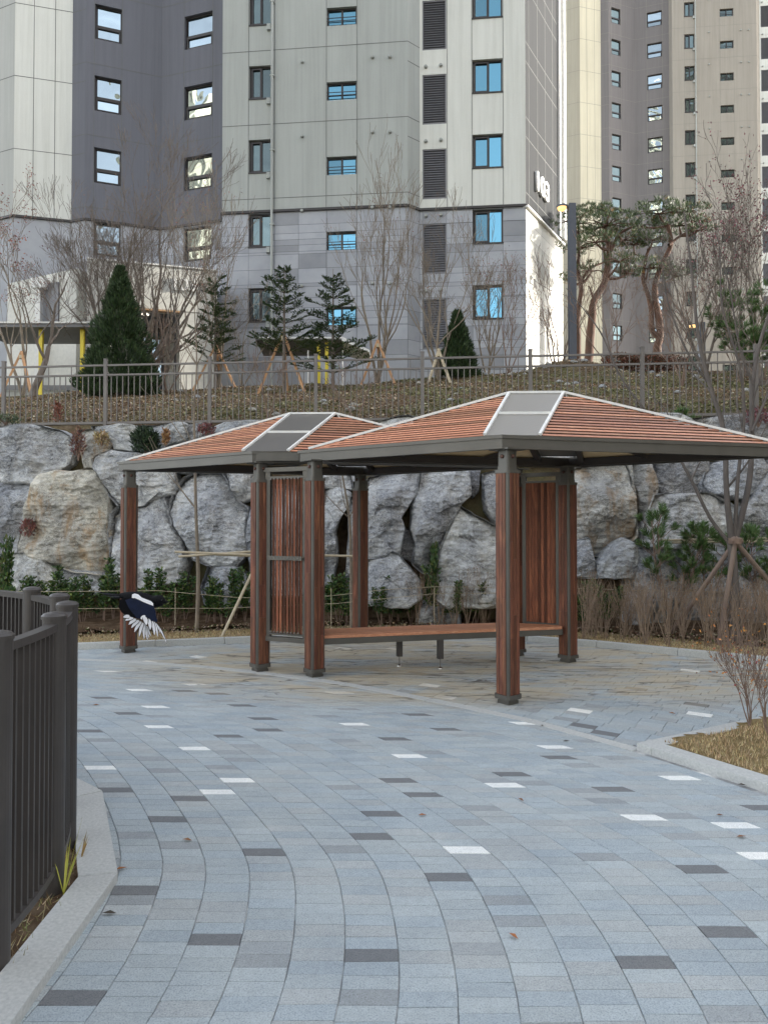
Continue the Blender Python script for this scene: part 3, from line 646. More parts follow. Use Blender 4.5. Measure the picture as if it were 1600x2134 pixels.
ROCKS = [
 (c1([(-260,160),(100,120),(330,115),(480,150),(560,200),(600,290),(560,430),(480,480),(380,500),(300,590),(180,575),(60,580),(-260,570)]), 'rock_grey', 'wide grey boulder at the far upper left under the fence, beside a red weed', .10, .22),
 (c1([(-260,600),(0,585),(180,590),(290,610),(270,700),(220,850),(180,1050),(160,1170),(-260,1180)]), 'rock_grey', 'grey boulder cut by the left photo edge, left of the tan streaked one', .12, .2),
 (c1([(300,640),(360,520),(480,490),(620,500),(740,480),(800,490),(850,620),(885,720),(880,900),(900,1150),(840,1330),(600,1300),(420,1240),(190,1180),(170,1150),(200,1010),(260,780)]), 'rock_tan', 'huge tan boulder with rusty vertical streaks left of the far pergola post', .22, .25),
 (c1([(60,1180),(200,1180),(340,1210),(420,1300),(480,1420),(470,1520),(100,1520),(30,1300)]), 'rock_pale', 'small whitish boulder low behind the shrubs, above the dark railing', .32, .2),
 (c1([(770,110),(1000,100),(1130,110),(1165,250),(1100,325),(960,310),(940,250),(860,200),(780,150)]), 'rock_pale', 'bright white flat topped boulder left of the dark green yew shrub', .05, .18),
 (c1([(660,150),(770,145),(860,200),(945,255),(900,325),(800,370),(785,470),(700,470),(690,380),(680,250),(640,200)]), 'rock_tan', 'pale boulder with hanging dry grass in the top row, beside the white one', .10, .15),
 (c1([(1150,105),(1320,110),(1560,85),(1610,110),(1560,220),(1430,270),(1340,335),(1180,330),(1165,220)]), 'rock_pale', 'light boulder directly behind the dark green yew shrub', .0, .15),
 (c1([(800,370),(940,315),(1100,340),(1240,345),(1340,350),(1420,400),(1450,520),(1440,680),(1370,700),(1180,780),(1000,780),(930,700),(860,560),(790,460)]), 'rock_grey', 'rounded grey boulder just above the left corner of the far canopy', .15, .2),
 (c1([(930,860),(1000,790),(1200,790),(1330,690),(1380,800),(1420,980),(1500,1060),(1540,1250),(1500,1400),(1250,1480),(930,1440),(930,1200),(910,1000)]), 'rock_grey', 'tall grey slab directly behind the leftmost pergola post', .25, .24),
 (c1([(860,1340),(940,1300),(1030,1440),(980,1520),(840,1520)]), 'rock_dark', 'little dark boulder at ground level left of the leftmost pergola post', .2, .12),
 (c1([(450,1260),(600,1310),(830,1340),(850,1520),(500,1520),(470,1380)]), 'rock_grey', 'low grey boulder wedged under the tan streaked one', .12, .12),
 (c2([(100,680),(180,560),(280,520),(480,510),(540,600),(610,740),(690,800),(690,1000),(690,1150),(600,1270),(400,1270),(250,1220),(190,1080),(110,960),(55,850)]), 'rock_grey', 'big rounded grey boulder behind the sapling with cross poles', .2, .26),
 (c2([(480,400),(740,400),(730,700),(640,740),(600,690),(540,560)]), 'rock_grey', 'grey boulder under the far canopy, top left of the near slatted panel', .12, .15),
 (c2([(0,100),(120,80),(205,90),(180,225),(70,260),(20,210)]), 'rock_pale', 'white veined block in the top row right of the yew shrub', .06, .12),
 (c2([(220,90),(330,80),(420,130),(410,215),(300,245),(190,240)]), 'rock_dark', 'dark top row boulder with a small red weed in front', .03, .12),
 (c2([(430,130),(520,90),(740,70),(900,80),(1010,90),(900,300),(420,240)]), 'rock_pale', 'pale top row boulder partly hidden by the far canopy ridge', .05, .14),
 (c2([(70,265),(180,240),(420,250),(700,250),(700,400),(460,500),(290,505),(90,500),(60,400)]), 'rock_grey', 'grey boulder mostly hidden behind the far canopy slats', .1, .14),
 (c2([(-25,520),(80,520),(90,680),(40,770),(-5,700)]), 'rock_dark', 'narrow dark boulder wedged beside the rounded grey one', .06, .12),
 (c2([(710,830),(740,760),(850,760),(860,1300),(720,1320),(700,1150)]), 'rock_grey', 'grey boulder hidden behind the second post from the left', .15, .15),
 (c2([(380,1290),(600,1285),(720,1400),(720,1620),(360,1600),(330,1450)]), 'rock_grey', 'low grey boulder behind the shrubs between the left two posts', .25, .16),
 (c2([(860,620),(1100,620),(1140,800),(1140,1500),(880,1500)]), 'rock_grey', 'grey boulder seen between the slats of the near panel', .15, .18),
 (c2([(1200,500),(1440,500),(1560,520),(1575,640),(1450,625),(1250,640)]), 'rock_grey', 'small grey block under the canopy beam left of the rear middle post', .12, .14),
 (c2([(1350,640),(1450,630),(1560,670),(1545,780),(1490,830),(1430,1000),(1450,1180),(1400,1460),(1330,1500),(1300,900)]), 'rock_grey', 'upright pale veined slab left of the rear middle post', .22, .2),
 (c3([(250,430),(290,400),(400,420),(430,900),(420,1250),(260,1250),(240,1000),(270,700)]), 'rock_grey', 'grey boulder directly behind the rear middle post', .15, .18),
 (c3([(430,230),(560,190),(860,170),(850,330),(780,440),(700,560),(730,640),(700,800),(690,860),(560,880),(430,890)]), 'rock_grey', 'large blue grey boulder right of the rear middle post', .18, .25),
 (c3([(880,150),(1140,150),(1260,170),(1280,380),(1190,460),(1140,560),(1060,700),(1020,850),(1020,1000),(900,1000),(810,930),(825,760),(790,640),(795,460),(850,320)]), 'rock_grey', 'tall grey boulder with a bright right edge in the middle of the wall', .25, .25),
 (c3([(1190,470),(1330,560),(1480,640),(1640,700),(1660,1280),(1350,1300),(1100,1300),(980,1220),(1025,860),(1080,700)]), 'rock_pale', 'pale pointed boulder with white streaks left of the front post', .32, .25),
 (c3([(430,910),(550,900),(620,845),(680,870),(760,970),(860,1080),(880,1220),(760,1290),(430,1290)]), 'rock_grey', 'small peaked boulder with white veins above the bench', .38, .22),
 (c3([(1385,200),(1600,150),(1680,300),(1640,620),(1480,595),(1400,500)]), 'rock_grey', 'bluish boulder just left of the front post under the canopy', .1, .16),
 (c3([(1275,150),(1370,150),(1350,330),(1300,390)]), 'rock_dark', 'thin dark wedge of rock between two tall boulders', .02, .1),
 (c3([(700,640),(835,660),(815,850),(800,930),(700,880)]), 'rock_dark', 'dark blocky stone in the gap left of the bright edged boulder', -.02, .1),
 (c4([(60,740),(240,680),(480,670),(500,760),(520,1020),(530,1220),(470,1290),(380,1270),(300,1400),(190,1380),(60,1280)]), 'rock_tan', 'big boulder grey on its left and cream on its right, by the rightmost post', .2, .25),
 (c4([(505,690),(640,680),(680,900),(620,1060),(580,1190),(550,1000),(520,830)]), 'rock_tan', 'narrow brownish boulder beside the cream and grey one', .05, .16),
 (c4([(690,650),(1080,650),(1060,760),(1020,910),(760,920),(700,860)]), 'rock_dark', 'dark boulder behind the young pines', .0, .16),
 (c4([(640,1060),(680,940),(760,930),(1100,920),(1260,1000),(1290,1200),(1280,1330),(600,1330),(590,1200)]), 'rock_grey', 'broad grey boulder behind the young pine shoots', .2, .22),
 (c4([(370,1310),(440,1260),(520,1300),(550,1400),(500,1560),(260,1560),(250,1450)]), 'rock_pale', 'small white topped boulder in the thicket right of the rightmost post', .38, .2),
 (c4([(1090,680),(1560,600),(1500,800),(1430,900),(1300,960),(1130,920),(1050,850)]), 'rock_grey', 'light grey boulder behind the forked trunk of the bare tree', .12, .2),
 (c4([(1440,900),(1560,720),(1800,640),(1850,1300),(1350,1320),(1310,1100)]), 'rock_grey', 'grey boulder cut by the right photo edge below the fork', .2, .2),
 (c4([(980,340),(1300,310),(1800,300),(1800,560),(1300,600),(1080,640),(1060,430)]), 'rock_dark', 'long dark top row boulder at the far right under the fence', .05, .14),
 (c4([(690,300),(870,310),(960,350),(1050,460),(1050,640),(690,640)]), 'rock_grey', 'grey top row boulder behind the right hip of the near canopy', .05, .14),
 (c4([(60,1280),(180,1260),(200,1400),(240,1560),(60,1560)]), 'rock_grey', 'bluish broken rock at the foot of the cream and grey boulder', .3, .14),
 ([(790,880),(850,866),(905,878),(925,960),(800,960)], 'rock_pale', 'pale rounded rock showing in the dip between the two canopies', .05, .14),
 ([(930,875),(1010,868),(1020,965),(935,965)], 'rock_grey', 'grey top row rock behind the left slats of the near canopy', .0, .12),
 ([(1030,868),(1190,868),(1190,965),(1035,965)], 'rock_grey', 'grey top row rock behind the skylight of the near canopy', .0, .12),
 ([(1200,868),(1355,868),(1350,955),(1205,960)], 'rock_grey', 'grey top row rock behind the right slats of the near canopy', .0, .12),
 ([(625,885),(780,885),(790,990),(740,1000),(630,985)], 'rock_grey', 'grey top row rock behind the far canopy beside the near one', .05, .12),
 ([(1325,1145),(1420,1140),(1420,1300),(1310,1300)], 'rock_grey', 'low grey boulder inside the bare thicket left of the big tree', .3, .15),
 ([(1430,1145),(1700,1140),(1700,1300),(1425,1300)], 'rock_grey', 'low grey boulder inside the bare thicket behind the big tree', .3, .15),
 ([(880,1245),(940,1190),(960,1300),(870,1300)], 'rock_grey', 'low broken stone behind the shrubs right of the peaked boulder', .35, .1),
]
ROCKS += [([(1720, 890), (1960, 880), (1980, 1090), (1740, 1130)], 'rock_grey', 'grey boulder past the right photo edge, upper course', .1, .2),
 ([(1660, 1140), (1960, 1110), (1980, 1300), (1680, 1310)], 'rock_pale', 'pale boulder past the right photo edge, lower course', .2, .2),
 ([(-330, 890), (-80, 890), (-75, 1000), (-320, 1010)], 'rock_pale', 'pale boulder past the left photo edge, upper course', .1, .2),
 ([(-330, 1020), (-75, 1015), (-75, 1280), (-330, 1290)], 'rock_grey', 'grey boulder past the left photo edge, lower course', .2, .2)]
for k, (pts, mat, label, fwd, dep) in enumerate(ROCKS): boulder(pts, mat, label, fwd, dep, k)

# ------------------------------------------------------------------ apartment towers
FH = 2.914
T1 = [(-18.5, 28.8), (-14.6, 27.2), (-12.55, 27.72), (-11.9, 27.5), (-9.18, 28.45), (-6.38, 27.6), (-6.33, 27.0), (.907, 26.3), (1.38, 26.69), (5.40, 26.3), (7.76, 30.0), (8.2, 42.0), (-18.5, 42.0)]
SEG = {'left': (0, 1), 'white': (1, 2), 'd0': (2, 3), 'd1': (3, 4), 'd2': (4, 5), 'st': (5, 6), 'grey': (6, 7), 'st2': (7, 8), 'bright': (8, 9), 'side': (9, 10), 'rear': (10, 11), 'back': (11, 12), 'lf': (12, 0)}
def on_wall(seg, px, py):
    A, B = Vector(T1[SEG[seg][0]]), Vector(T1[SEG[seg][1]]); a, b = ray(px, py); d = (B - A)
    # solve A + s*d = (a*Y, Y)
    Y = (A.x * d.y - A.y * d.x) / (a * d.y - d.x); s = ((a * Y - A.x) * d.x + (Y - A.y) * d.y) / d.length
    return s, EYE + b * Y
def wbox(seg, x0, y0, x1, y1):
    s0, za = on_wall(seg, x0, (y0 + y1) / 2); s1, _ = on_wall(seg, x1, (y0 + y1) / 2)
    xm = (x0 + x1) / 2; _, zt = on_wall(seg, xm, y0); _, zb = on_wall(seg, xm, y1)
    return s0, s1, zb, zt
WIN = {'two_tier': ('d1', wbox('d1', 197, 161, 253, 234)), 'two_tier2': ('d2', wbox('d2', 384, 175, 442, 245)),
       'slide_small': ('grey', wbox('grey', 519, 136, 565, 204)), 'strip': ('grey', wbox('grey', 681, 169, 743, 207)),
       'louver': ('bright', wbox('bright', 880, 154, 930, 258)), 'slide': ('bright', wbox('bright', 984, 122, 1047, 191))}
def frame_mesh(kind, w, h):
    """local x along the wall, y inwards, z up, origin at the lower left corner on the wall face"""
    f = MB(); panes = []; D = .16; t = .07
    def fr(x0, z0, x1, z1, t=.06, y0=D - .05, y1=D + .04):
        f.box(x0, y0, z0, x1, y1, z0 + t); f.box(x0, y0, z1 - t, x1, y1, z1)
        f.box(x0, y0, z0 + t, x0 + t, y1, z1 - t); f.box(x1 - t, y0, z0 + t, x1, y1, z1 - t)
    if kind == 'louver':
        fr(0, 0, w, h, .05, .02, .10); n = int(h / .095)
        for i in range(n):
            z = .05 + (h - .1) * i / n
            f.hull8([(.05, .03, z), (w - .05, .03, z), (w - .05, .045, z), (.05, .045, z), (.05, .085, z + .075), (w - .05, .085, z + .075), (w - .05, .10, z + .075), (.05, .10, z + .075)])
        f.box(.05, .12, .05, w - .05, .13, h - .05)
        f.quad((0, .13, 0), (w, .13, 0), (w, .13, h), (0, .13, h))
        return f, []
    fr(0, 0, w, h, .055)
    if kind.startswith('two_tier'):
        m = h * .42; f.box(.055, D - .05, m - .04, w - .055, D + .04, m + .04); fr(.07, .07, w - .07, m - .05, .045, D - .07, D + .02)
        panes = [(.10, m + .05, w - .055, h - .055), (.115, .115, w - .115, m - .095)]
    elif kind == 'strip':
        f.box(w / 2 - .035, D - .05, .055, w / 2 + .035, D + .04, h - .055)
        for z in (h * .28, h * .45): f.bar((-.04, .03, z), (w + .04, .03, z), .022, .022)
        for x in (-.03, w * .5, w + .03): f.bar((x, .03, -.02), (x, .03, h * .55), .02, .02, (1, 0, 0))
        panes = [(.055, .055, w / 2 - .035, h - .055), (w / 2 + .035, .055, w - .055, h - .055)]
    else:
        f.box(w * .53 - .04, D - .06, .055, w * .53 + .04, D + .04, h - .055); fr(.08, .06, w * .53, h - .06, .05, D - .08, D - .02)
        f.box(-.02, -.03, -.05, w + .02, .12, 0)
        panes = [(.13, .11, w * .53 - .05, h - .11), (w * .53 + .04, .055, w - .055, h - .055)]
    return f, panes
def tower(name, off, label, mats, k0, k1, ztop, base, zground, skip=()):
    root = thing(name, (off[0], off[1], zground), label, 'apartment tower')
    P = [Vector((p[0] + off[0], p[1] + off[1])) for p in T1]; ZB = 13.75
    joints = MB(); gran = MB(); cap = MB()
    ops = {}
    for kind, (seg, (s0, s1, z0, z1)) in WIN.items(): ops.setdefault(seg, []).append((kind, s0, s1, z0, z1))
    for seg, (ia, ib) in SEG.items():
        A, B = P[ia], P[ib]; d = (B - A); L = d.length; d.normalize(); nrm = Vector((d.y, -d.x)); ang = math.atan2(d.y, d.x)
        def wp(s, z, out=0): q = A + d * s + nrm * out; return (q.x, q.y, z)
        holes = []
        for kind, s0, s1, z0, z1 in ops.get(seg, []):
            for k in range(k0, k1 + 1):
                if (kind, k) in skip: continue
                holes.append((kind, s0, s1, z0 + k * FH, z1 + k * FH))
        for part, za, zb in (('base', zground, ZB), ('wall', ZB, ztop)):
            if part == 'base' and not base:
                za_, zb_ = zground, ZB
            mb = MB(); hh = [h for h in holes if h[3] < zb and h[4] > za]
            S = sorted({0, L} | {x for h in hh for x in (h[1], h[2])}); Z = sorted({za, zb} | {max(za, min(zb, x)) for h in hh for x in (h[3], h[4])})
            if part == 'base' and base and seg in ('grey', 'bright', 'side', 'd1', 'd2', 'st2'):
                z = zb - .57
                while z > za: Z.append(z); z -= .57
                if seg == 'grey': S += [on_wall('grey', x, 500)[0] for x in (572, 622, 680, 744, 800)]
                if seg == 'side': S += [L * i / 5 for i in range(1, 5)]
                S = sorted(set(round(x, 4) for x in S)); Z = sorted(set(round(x, 4) for x in Z))
            for i in range(len(S) - 1):
                for j in range(len(Z) - 1):
                    cs, cz = (S[i] + S[i + 1]) / 2, (Z[j] + Z[j + 1]) / 2
                    if S[i + 1] - S[i] < .002 or Z[j + 1] - Z[j] < .002: continue
                    if any(h[1] < cs < h[2] and h[3] < cz < h[4] for h in hh): continue
                    k = 1.0
                    if part == 'base': k = random.choice([.76, .88, .95, 1.0, 1.0, 1.0, 1.05, 1.1])
                    g = .006 if (part == 'base' and base) else 0
                    mb.quad(wp(S[i] + g, Z[j] + g), wp(S[i + 1] - g, Z[j] + g), wp(S[i + 1] - g, Z[j + 1] - g), wp(S[i] + g, Z[j + 1] - g), col=(k, k, k * 1.01))
                    if g: mb.quad(wp(S[i], Z[j], -.008), wp(S[i + 1], Z[j], -.008), wp(S[i + 1], Z[j + 1], -.008), wp(S[i], Z[j + 1], -.008), col=(.28, .28, .28))
            for h in hh:
                _, s0, s1, z0, z1 = h; D = -.2; z0 = max(z0, za); z1 = min(z1, zb); q = .8
                mb.quad(wp(s0, z0), wp(s0, z1), wp(s0, z1, D), wp(s0, z0, D)); mb.quad(wp(s1, z1), wp(s1, z0), wp(s1, z0, D), wp(s1, z1, D))
                if z1 < zb: mb.quad(wp(s0, z1), wp(s1, z1), wp(s1, z1, D), wp(s0, z1, D))
                if z0 > za: mb.quad(wp(s1, z0), wp(s0, z0), wp(s0, z0, D), wp(s1, z0, D))
                mb.quad(wp(s0, z0, -.19), wp(s1, z0, -.19), wp(s1, z1, -.19), wp(s0, z1, -.19), col=(.15, .15, .15))
            m = mats[seg] if part == 'wall' or not base else (MT['granite_pale'] if seg in ('side',) else MT['granite_wall'])
            mb.build('wall' if part == 'wall' else 'wall_base', m, root)
        # joints
        if seg in ('left', 'white', 'd0', 'd1', 'd2', 'grey', 'st2', 'bright', 'side'):
            hz = [19.35] if seg in ('left', 'white') else [20.09, 19.33]
            for z in hz:
                for k in range(-12, 13):
                    zz = z + k * FH
                    if (ZB if base else zground) + .3 < zz < ztop: 
                        cutl = [(h[1], h[2]) for h in holes if h[3] < zz < h[4]]
                        if not cutl: joints.hull8([wp(0, zz - .013, -.01), wp(L, zz - .013, -.01), wp(L, zz - .013, .004), wp(0, zz - .013, .004), wp(0, zz + .013, -.01), wp(L, zz + .013, -.01), wp(L, zz + .013, .004), wp(0, zz + .013, .004)])
            vs = {'grey': [on_wall('grey', x, 200)[0] for x in (518, 572, 680, 744)], 'bright': [on_wall('bright', x, 200)[0] for x in (931.5, 983, 1048)],
                  'd1': [on_wall('d1', x, 200)[0] for x in (196, 254)], 'd2': [on_wall('d2', x, 200)[0] for x in (383, 443)], 'side': [.35, 1.3, 2.2, 3.1], 'white': [L * .33, L * .7]}.get(seg, [])
            for s in vs:
                s = min(max(s, .03), L - .03)
                for za, zb in ([(ZB if base else zground, ztop)]):
                    inter = sorted([(h[3], h[4]) for h in holes if h[1] - .01 < s < h[2] + .01 and h[4] > za]); cur = za
                    for a, b in inter + [(zb, zb)]:
                        if a > cur: joints.hull8([wp(s - .011, cur, -.01), wp(s + .011, cur, -.01), wp(s + .011, cur, .005), wp(s - .011, cur, .005), wp(s - .011, a, -.01), wp(s + .011, a, -.01), wp(s + .011, a, .005), wp(s - .011, a, .005)])
                        cur = max(cur, b)
        if base and seg in SEG and seg not in ('rear', 'back', 'lf'):
            cap.hull8([wp(-.0, ZB - .05, -.1), wp(L, ZB - .05, -.1), wp(L, ZB - .05, .07), wp(0, ZB - .05, .07), wp(0, ZB + .04, -.1), wp(L, ZB + .04, -.1), wp(L, ZB + .04, .07), wp(0, ZB + .04, .07)])
        # windows
        for kind, s0, s1, z0, z1 in ops.get(seg, []):
            fm, panes = frame_mesh(kind, s1 - s0, z1 - z0)
            nm = 'louver_panel' if kind == 'louver' else 'window'; proto = None
            for k in range(k0, k1 + 1):
                if (kind, k) in skip: continue
                q = A + d * s0
                loc = Vector((q.x, q.y, z0 + k * FH)) - Vector((off[0], off[1], zground))
                if proto is None:
                    o = fm.build(nm, MT['louver'] if kind == 'louver' else MT['frame'], org=(0, 0, 0)); proto = o; o.parent = root; kids = []
                    for (a, b, c, e) in panes:
                        g = MB(); yy = .15; g.quad((a, yy, b), (c, yy, b), (c, yy, e), (a, yy, e)); g.quad((a, yy + .012, e), (c, yy + .012, e), (c, yy + .012, b), (a, yy + .012, b))
                        gg = g.build('pane', MT['glass_dark' if kind == 'slide_small' or (not base and kind in ('two_tier', 'strip')) else ('glass_skytint' if base and kind in ('slide', 'strip') else 'glass')], org=(0, 0, 0)); gg.parent = o; gg.location = (0, 0, 0); kids.append(gg)
                else:
                    o = proto.copy(); COL.objects.link(o); o.parent = root
                    for g0 in kids: g = g0.copy(); COL.objects.link(g); g.parent = o
                o.location = loc; o.rotation_euler = (0, 0, ang)
    if len(joints.v): joints.build('panel_joints', MT['joint'] if base else PM('faint_joint', (.25, .235, .205), (.22, .21, .19), 4, .8), root)
    if len(cap.v): cap.build('ledge', MT['frame'], root)
    r = MB(); r.ngon_prism([(p.x, p.y) for p in P][::-1], ztop, ztop + .3); r.build('roof', MT['p_left'], root)
    # round vent caps, one mesh copied
    c = MB(); c.tube([(0, .01, 0), (0, -.07, 0), (0, -.10, 0)], [.065, .065, .045], 10); cm = c.build('vent_cap', MT['p_grey'], org=(0, 0, 0)); cm.parent = root; first = True
    for seg, px, py in (('grey', 630, 129), ('grey', 776, 119), ('grey', 812, 118), ('bright', 887, 139), ('bright', 918, 136)):
        s, z = on_wall(seg, px, py); A, B = P[SEG[seg][0]], P[SEG[seg][1]]; d = (B - A).normalized(); q = A + d * s
        for k in range(k0, k1 + 1):
            o = cm if first else cm.copy()
            if not first: COL.objects.link(o)
            first = False; o.parent = root; o.location = Vector((q.x, q.y, z + k * FH)) - Vector((off[0], off[1], zground)); o.rotation_euler = (0, 0, math.atan2(d.y, d.x))
    # downpipe
    s, z = on_wall('grey', 568, 200); A, B = P[6], P[7]; d = (B - A).normalized(); q = A + d * s; n = Vector((d.y, -d.x)) * .09; p = MB()
    p.tube([(q.x + n.x, q.y + n.y, zground + .2), (q.x + n.x, q.y + n.y, ztop)], .05, 10, col=(1, 1, 1))
    for k in range(k0, k1 + 1): p.box(q.x - .08, q.y + n.y - .05, 19.0 + k * FH, q.x + .08, q.y + .0, 19.05 + k * FH)
    p.build('downpipe', MT['p_grey'], root, smooth=False)
    bx = MB()
    for k in range(k0, k1 + 1):
        zz = WIN['slide_small'][1][2] + k * FH - .28; bx.box(q.x - .22, q.y - .10, zz, q.x - .08, q.y + .05, zz + .22)
    bx.build('pipe_outlet_boxes', MT['p_grey'], root)
    return root, P
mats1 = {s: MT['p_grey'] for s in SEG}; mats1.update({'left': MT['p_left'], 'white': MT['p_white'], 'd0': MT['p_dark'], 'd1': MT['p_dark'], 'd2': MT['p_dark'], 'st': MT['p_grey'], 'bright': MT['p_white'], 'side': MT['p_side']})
skip1 = {('two_tier', -3), ('two_tier2', -3)}
tw1, TP = tower('apartment_tower', (0, 0), 'grey, charcoal and white apartment tower with the number 103 on its side', mats1, -3, 3, 34.0, True, 6.0, skip1)
mats2 = {s: MT['p2_greige'] for s in SEG}; mats2.update({'left': MT['p2_beige'], 'white': MT['p2_cream'], 'd0': MT['p2_dark'], 'd1': MT['p2_dark'], 'd2': MT['p2_dark'], 'bright': MT['p_white'], 'side': MT['p2_greige']})
tw2, _ = tower('apartment_tower', (32.3, 35.0), 'beige and grey apartment tower farther off, behind the red pines', mats2, -2, 11, 62.0, False, 6.5)
# white corner fin of the first tower, number
def side_pt(s, z, out=0):
    A, B = Vector(T1[9]), Vector(T1[10]); d = (B - A).normalized(); n = Vector((d.y, -d.x)); q = A + d * s + n * out; return Vector((q.x, q.y, z))
L = (Vector(T1[10]) - Vector(T1[9])).length
f = MB()
for s0, s1, o in ((L - .62, L - .48, .10), (L - .20, L + .03, .16)):
    f.hull8([side_pt(s0, 13.9, -.05), side_pt(s0, 13.9, o), side_pt(s1, 13.9, o), side_pt(s1, 13.9, -.05), side_pt(s0, 34, -.05), side_pt(s0, 34, o), side_pt(s1, 34, o), side_pt(s1, 34, -.05)])
f.build('corner_fin', MT['white'], tw1)
f = MB(); f.hull8([side_pt(-.05, 13.66, -.1), side_pt(-.05, 13.66, .12), side_pt(L, 13.66, .12), side_pt(L, 13.66, -.1), side_pt(-.05, 13.73, -.1), side_pt(-.05, 13.73, .12), side_pt(L, 13.73, .12), side_pt(L, 13.73, -.1)])
f.build('side_trim', MT['white'], tw1)
def text(body, size, loc, ang, mat, name, parent, ext=.03, bold=0.0, sx=1.0):
    cu = bpy.data.curves.new(name, 'FONT'); cu.body = body; cu.size = size; cu.extrude = ext; cu.offset = bold
    t = bpy.data.objects.new(name, cu); COL.objects.link(t)
    dg = bpy.context.evaluated_depsgraph_get(); me = bpy.data.meshes.new_from_object(t.evaluated_get(dg)); bpy.data.objects.remove(t)
    me.materials.clear(); me.materials.append(mat)
    o = bpy.data.objects.new(name, me); COL.objects.link(o); o.parent = parent
    o.location = Vector(loc) - Vector(parent['_o']); o.rotation_euler = (R(90), 0, ang); o.scale = (sx, 1, 1); return o
angs = math.atan2(T1[10][1] - T1[9][1], T1[10][0] - T1[9][0])
text('103', 1.08, side_pt(.78, 14.72, .07), angs, MT['white'], 'building_number', tw1, .05, .02, 1.0)

# entrance portal in front of the tower
def portal():
    A = at(180, 700, 24.0); Bp = at(452, 700, 25.2); Cp = at(15, 700, 25.8); zg = 6.0; zt, zb = 10.82, 9.25
    root = thing('entrance_portal', (A.x, A.y, zg), 'pale stone entrance portal numbered 103 at the foot of the tower', 'entrance')
    A, Bp, Cp = A.xy, Bp.xy, Cp.xy
    du = (Bp - A).normalized(); LU = (Bp - A).length; nu = Vector((du.y, -du.x)); dl = (Cp - A).normalized(); LL = (Cp - A).length; nl = Vector((-dl.y, dl.x))
    def pr(P, d, n, s0, s1, z0, z1, o0, o1, col=None, mb=None):
        q = [P + d * s0 + n * o0, P + d * s1 + n * o0, P + d * s1 + n * o1, P + d * s0 + n * o1]
        if (q[1] - q[0]).cross(q[2] - q[1]) < 0 if hasattr(Vector((0, 0)), 'cross') and False else False: q = q[::-1]
        mb.hull8([(p.x, p.y, z0) for p in q] + [(p.x, p.y, z1) for p in q], col)
    w = MB(); pr(A, du, nu, 0, LU, zb, zt, 0, -.5, mb=w); w.build('fascia', MT['granite_pale'], root)
    w = MB(); pr(A, du, nu, 0, .75, zg, zb - .003, -.02, -.6, mb=w); w.build('pillar', MT['granite_pale'], root)
    w = MB(); pr(A, du, nu, LU - 1.3, LU, zg, zb - .003, -.02, -.6, mb=w); w.build('pillar', MT['granite_pale'], root)
    w = MB(); pr(A, dl, nl, .5, LL, zg, zt - .25, -.5, 0, mb=w); w.build('side_wall', MT['granite_pale'], root)
    w = MB(); pr(A, du, nu, .02, LU - .02, zb + .02, zb + .15, -.55, -2.6, mb=w); w.build('ceiling', MT['p_dark'], root)
    w = MB(); pr(A, du, nu, .02, LU - .02, zg, zb - .05, -2.2, -2.5, mb=w); w.build('rear_wall', MT['granite_pale'], root)
    w = MB(); pr(A, du, nu, .0, LU, zt, zt + .05, .04, -2.6, mb=w); w.build('roof_edge', MT['white'], root)
    w = MB(); pr(A, du, nu, 1.2, 2.5, zg, zb - .1, -2.05, -2.19, mb=w); dd = w.build('door', MT['frame'], root)
    w = MB(); pr(A, du, nu, 1.3, 2.4, zg + .1, zb - .3, -2.02, -2.049, mb=w); w.build('pane', MT['glass'], dd)
    w = MB(); pr(A, du, nu, LU - 1.5, LU - 1.42, zg, zb - .05, -.1, -.3, mb=w); w.build('downpipe', MT['frame'], root)
    w = MB(); pr(A, du, nu, .9, LU - 1.2, zb - .05, zb + .015, -.0, -.2, mb=w); w.build('lintel_strip', PM('orange_edge', (.5, .3, .16), (.4, .25, .14), 4, .7), root)
    w = MB(); pr(A, dl, nl, 1.35, 2.55, 9.35 - .9, 10.2, 0.0, .06, mb=w); wn = w.build('window', MT['louver'], root)
    w = MB(); pr(A, dl, nl, 1.5, 2.4, 8.6, 10.05, .061, .07, mb=w); w.build('pane', MT['louver'], wn)
    for px in (215, 303):
        p = at(px, 646, 25.2); w = MB(); w.tube([(p.x, p.y, zb + .0), (p.x, p.y, zb - .03)], .13, 12); w.build('downlight', MT['downlight'], root)
    ang = math.atan2(du.y, du.x); p = A + du * (LU - 1.62) + nu * .03
    text('103', .62, (p.x, p.y, zb + .75), ang, MT['white'], 'entrance_number', root, .04, .01)
    p = A + du * (LU - .58) + nu * .03; text('5·6', .42, (p.x, p.y, zb + .78), ang, MT['frame'], 'entrance_number', root, .03)
portal()

def shelter(name, x0, x1, y0, y1, zr, label, polesx, slope=0, thick=.13):
    zg = gz((x0 + x1) / 2, y0) - .25
    root = thing(name, ((x0 + x1) / 2, y0, zg), label, 'bicycle shelter')
    m = MB(); m.hull8([(x0, y0, zr), (x1, y0, zr), (x1, y1, zr + slope), (x0, y1, zr + slope), (x0, y0, zr + thick), (x1, y0, zr + thick), (x1, y1, zr + thick + slope), (x0, y1, zr + thick + slope)]); m.build('roof', MT['louver'], root)
    m = MB(); m.bar((x0, y0 - .025, zr + thick), (x1, y0 - .025, zr + thick), .04, .05); m.build('roof_edge', MT['white'], root)
    for px in polesx:
        m = MB(); m.box(px - .055, y0 + .25, zg - .3, px + .055, y0 + .36, zr - .002); m.build('post', MT['yellow'], root)
    return root, zg
sx0, sx1 = at(-60, 680, 21).x, at(205, 680, 21).x
sh, zg = shelter('bicycle_shelter', sx0, sx1, 21.0, 23.0, 7.58, 'flat roofed bicycle shelter on yellow posts at the left', [at(86, 700, 21.3).x, at(172, 700, 21.3).x])
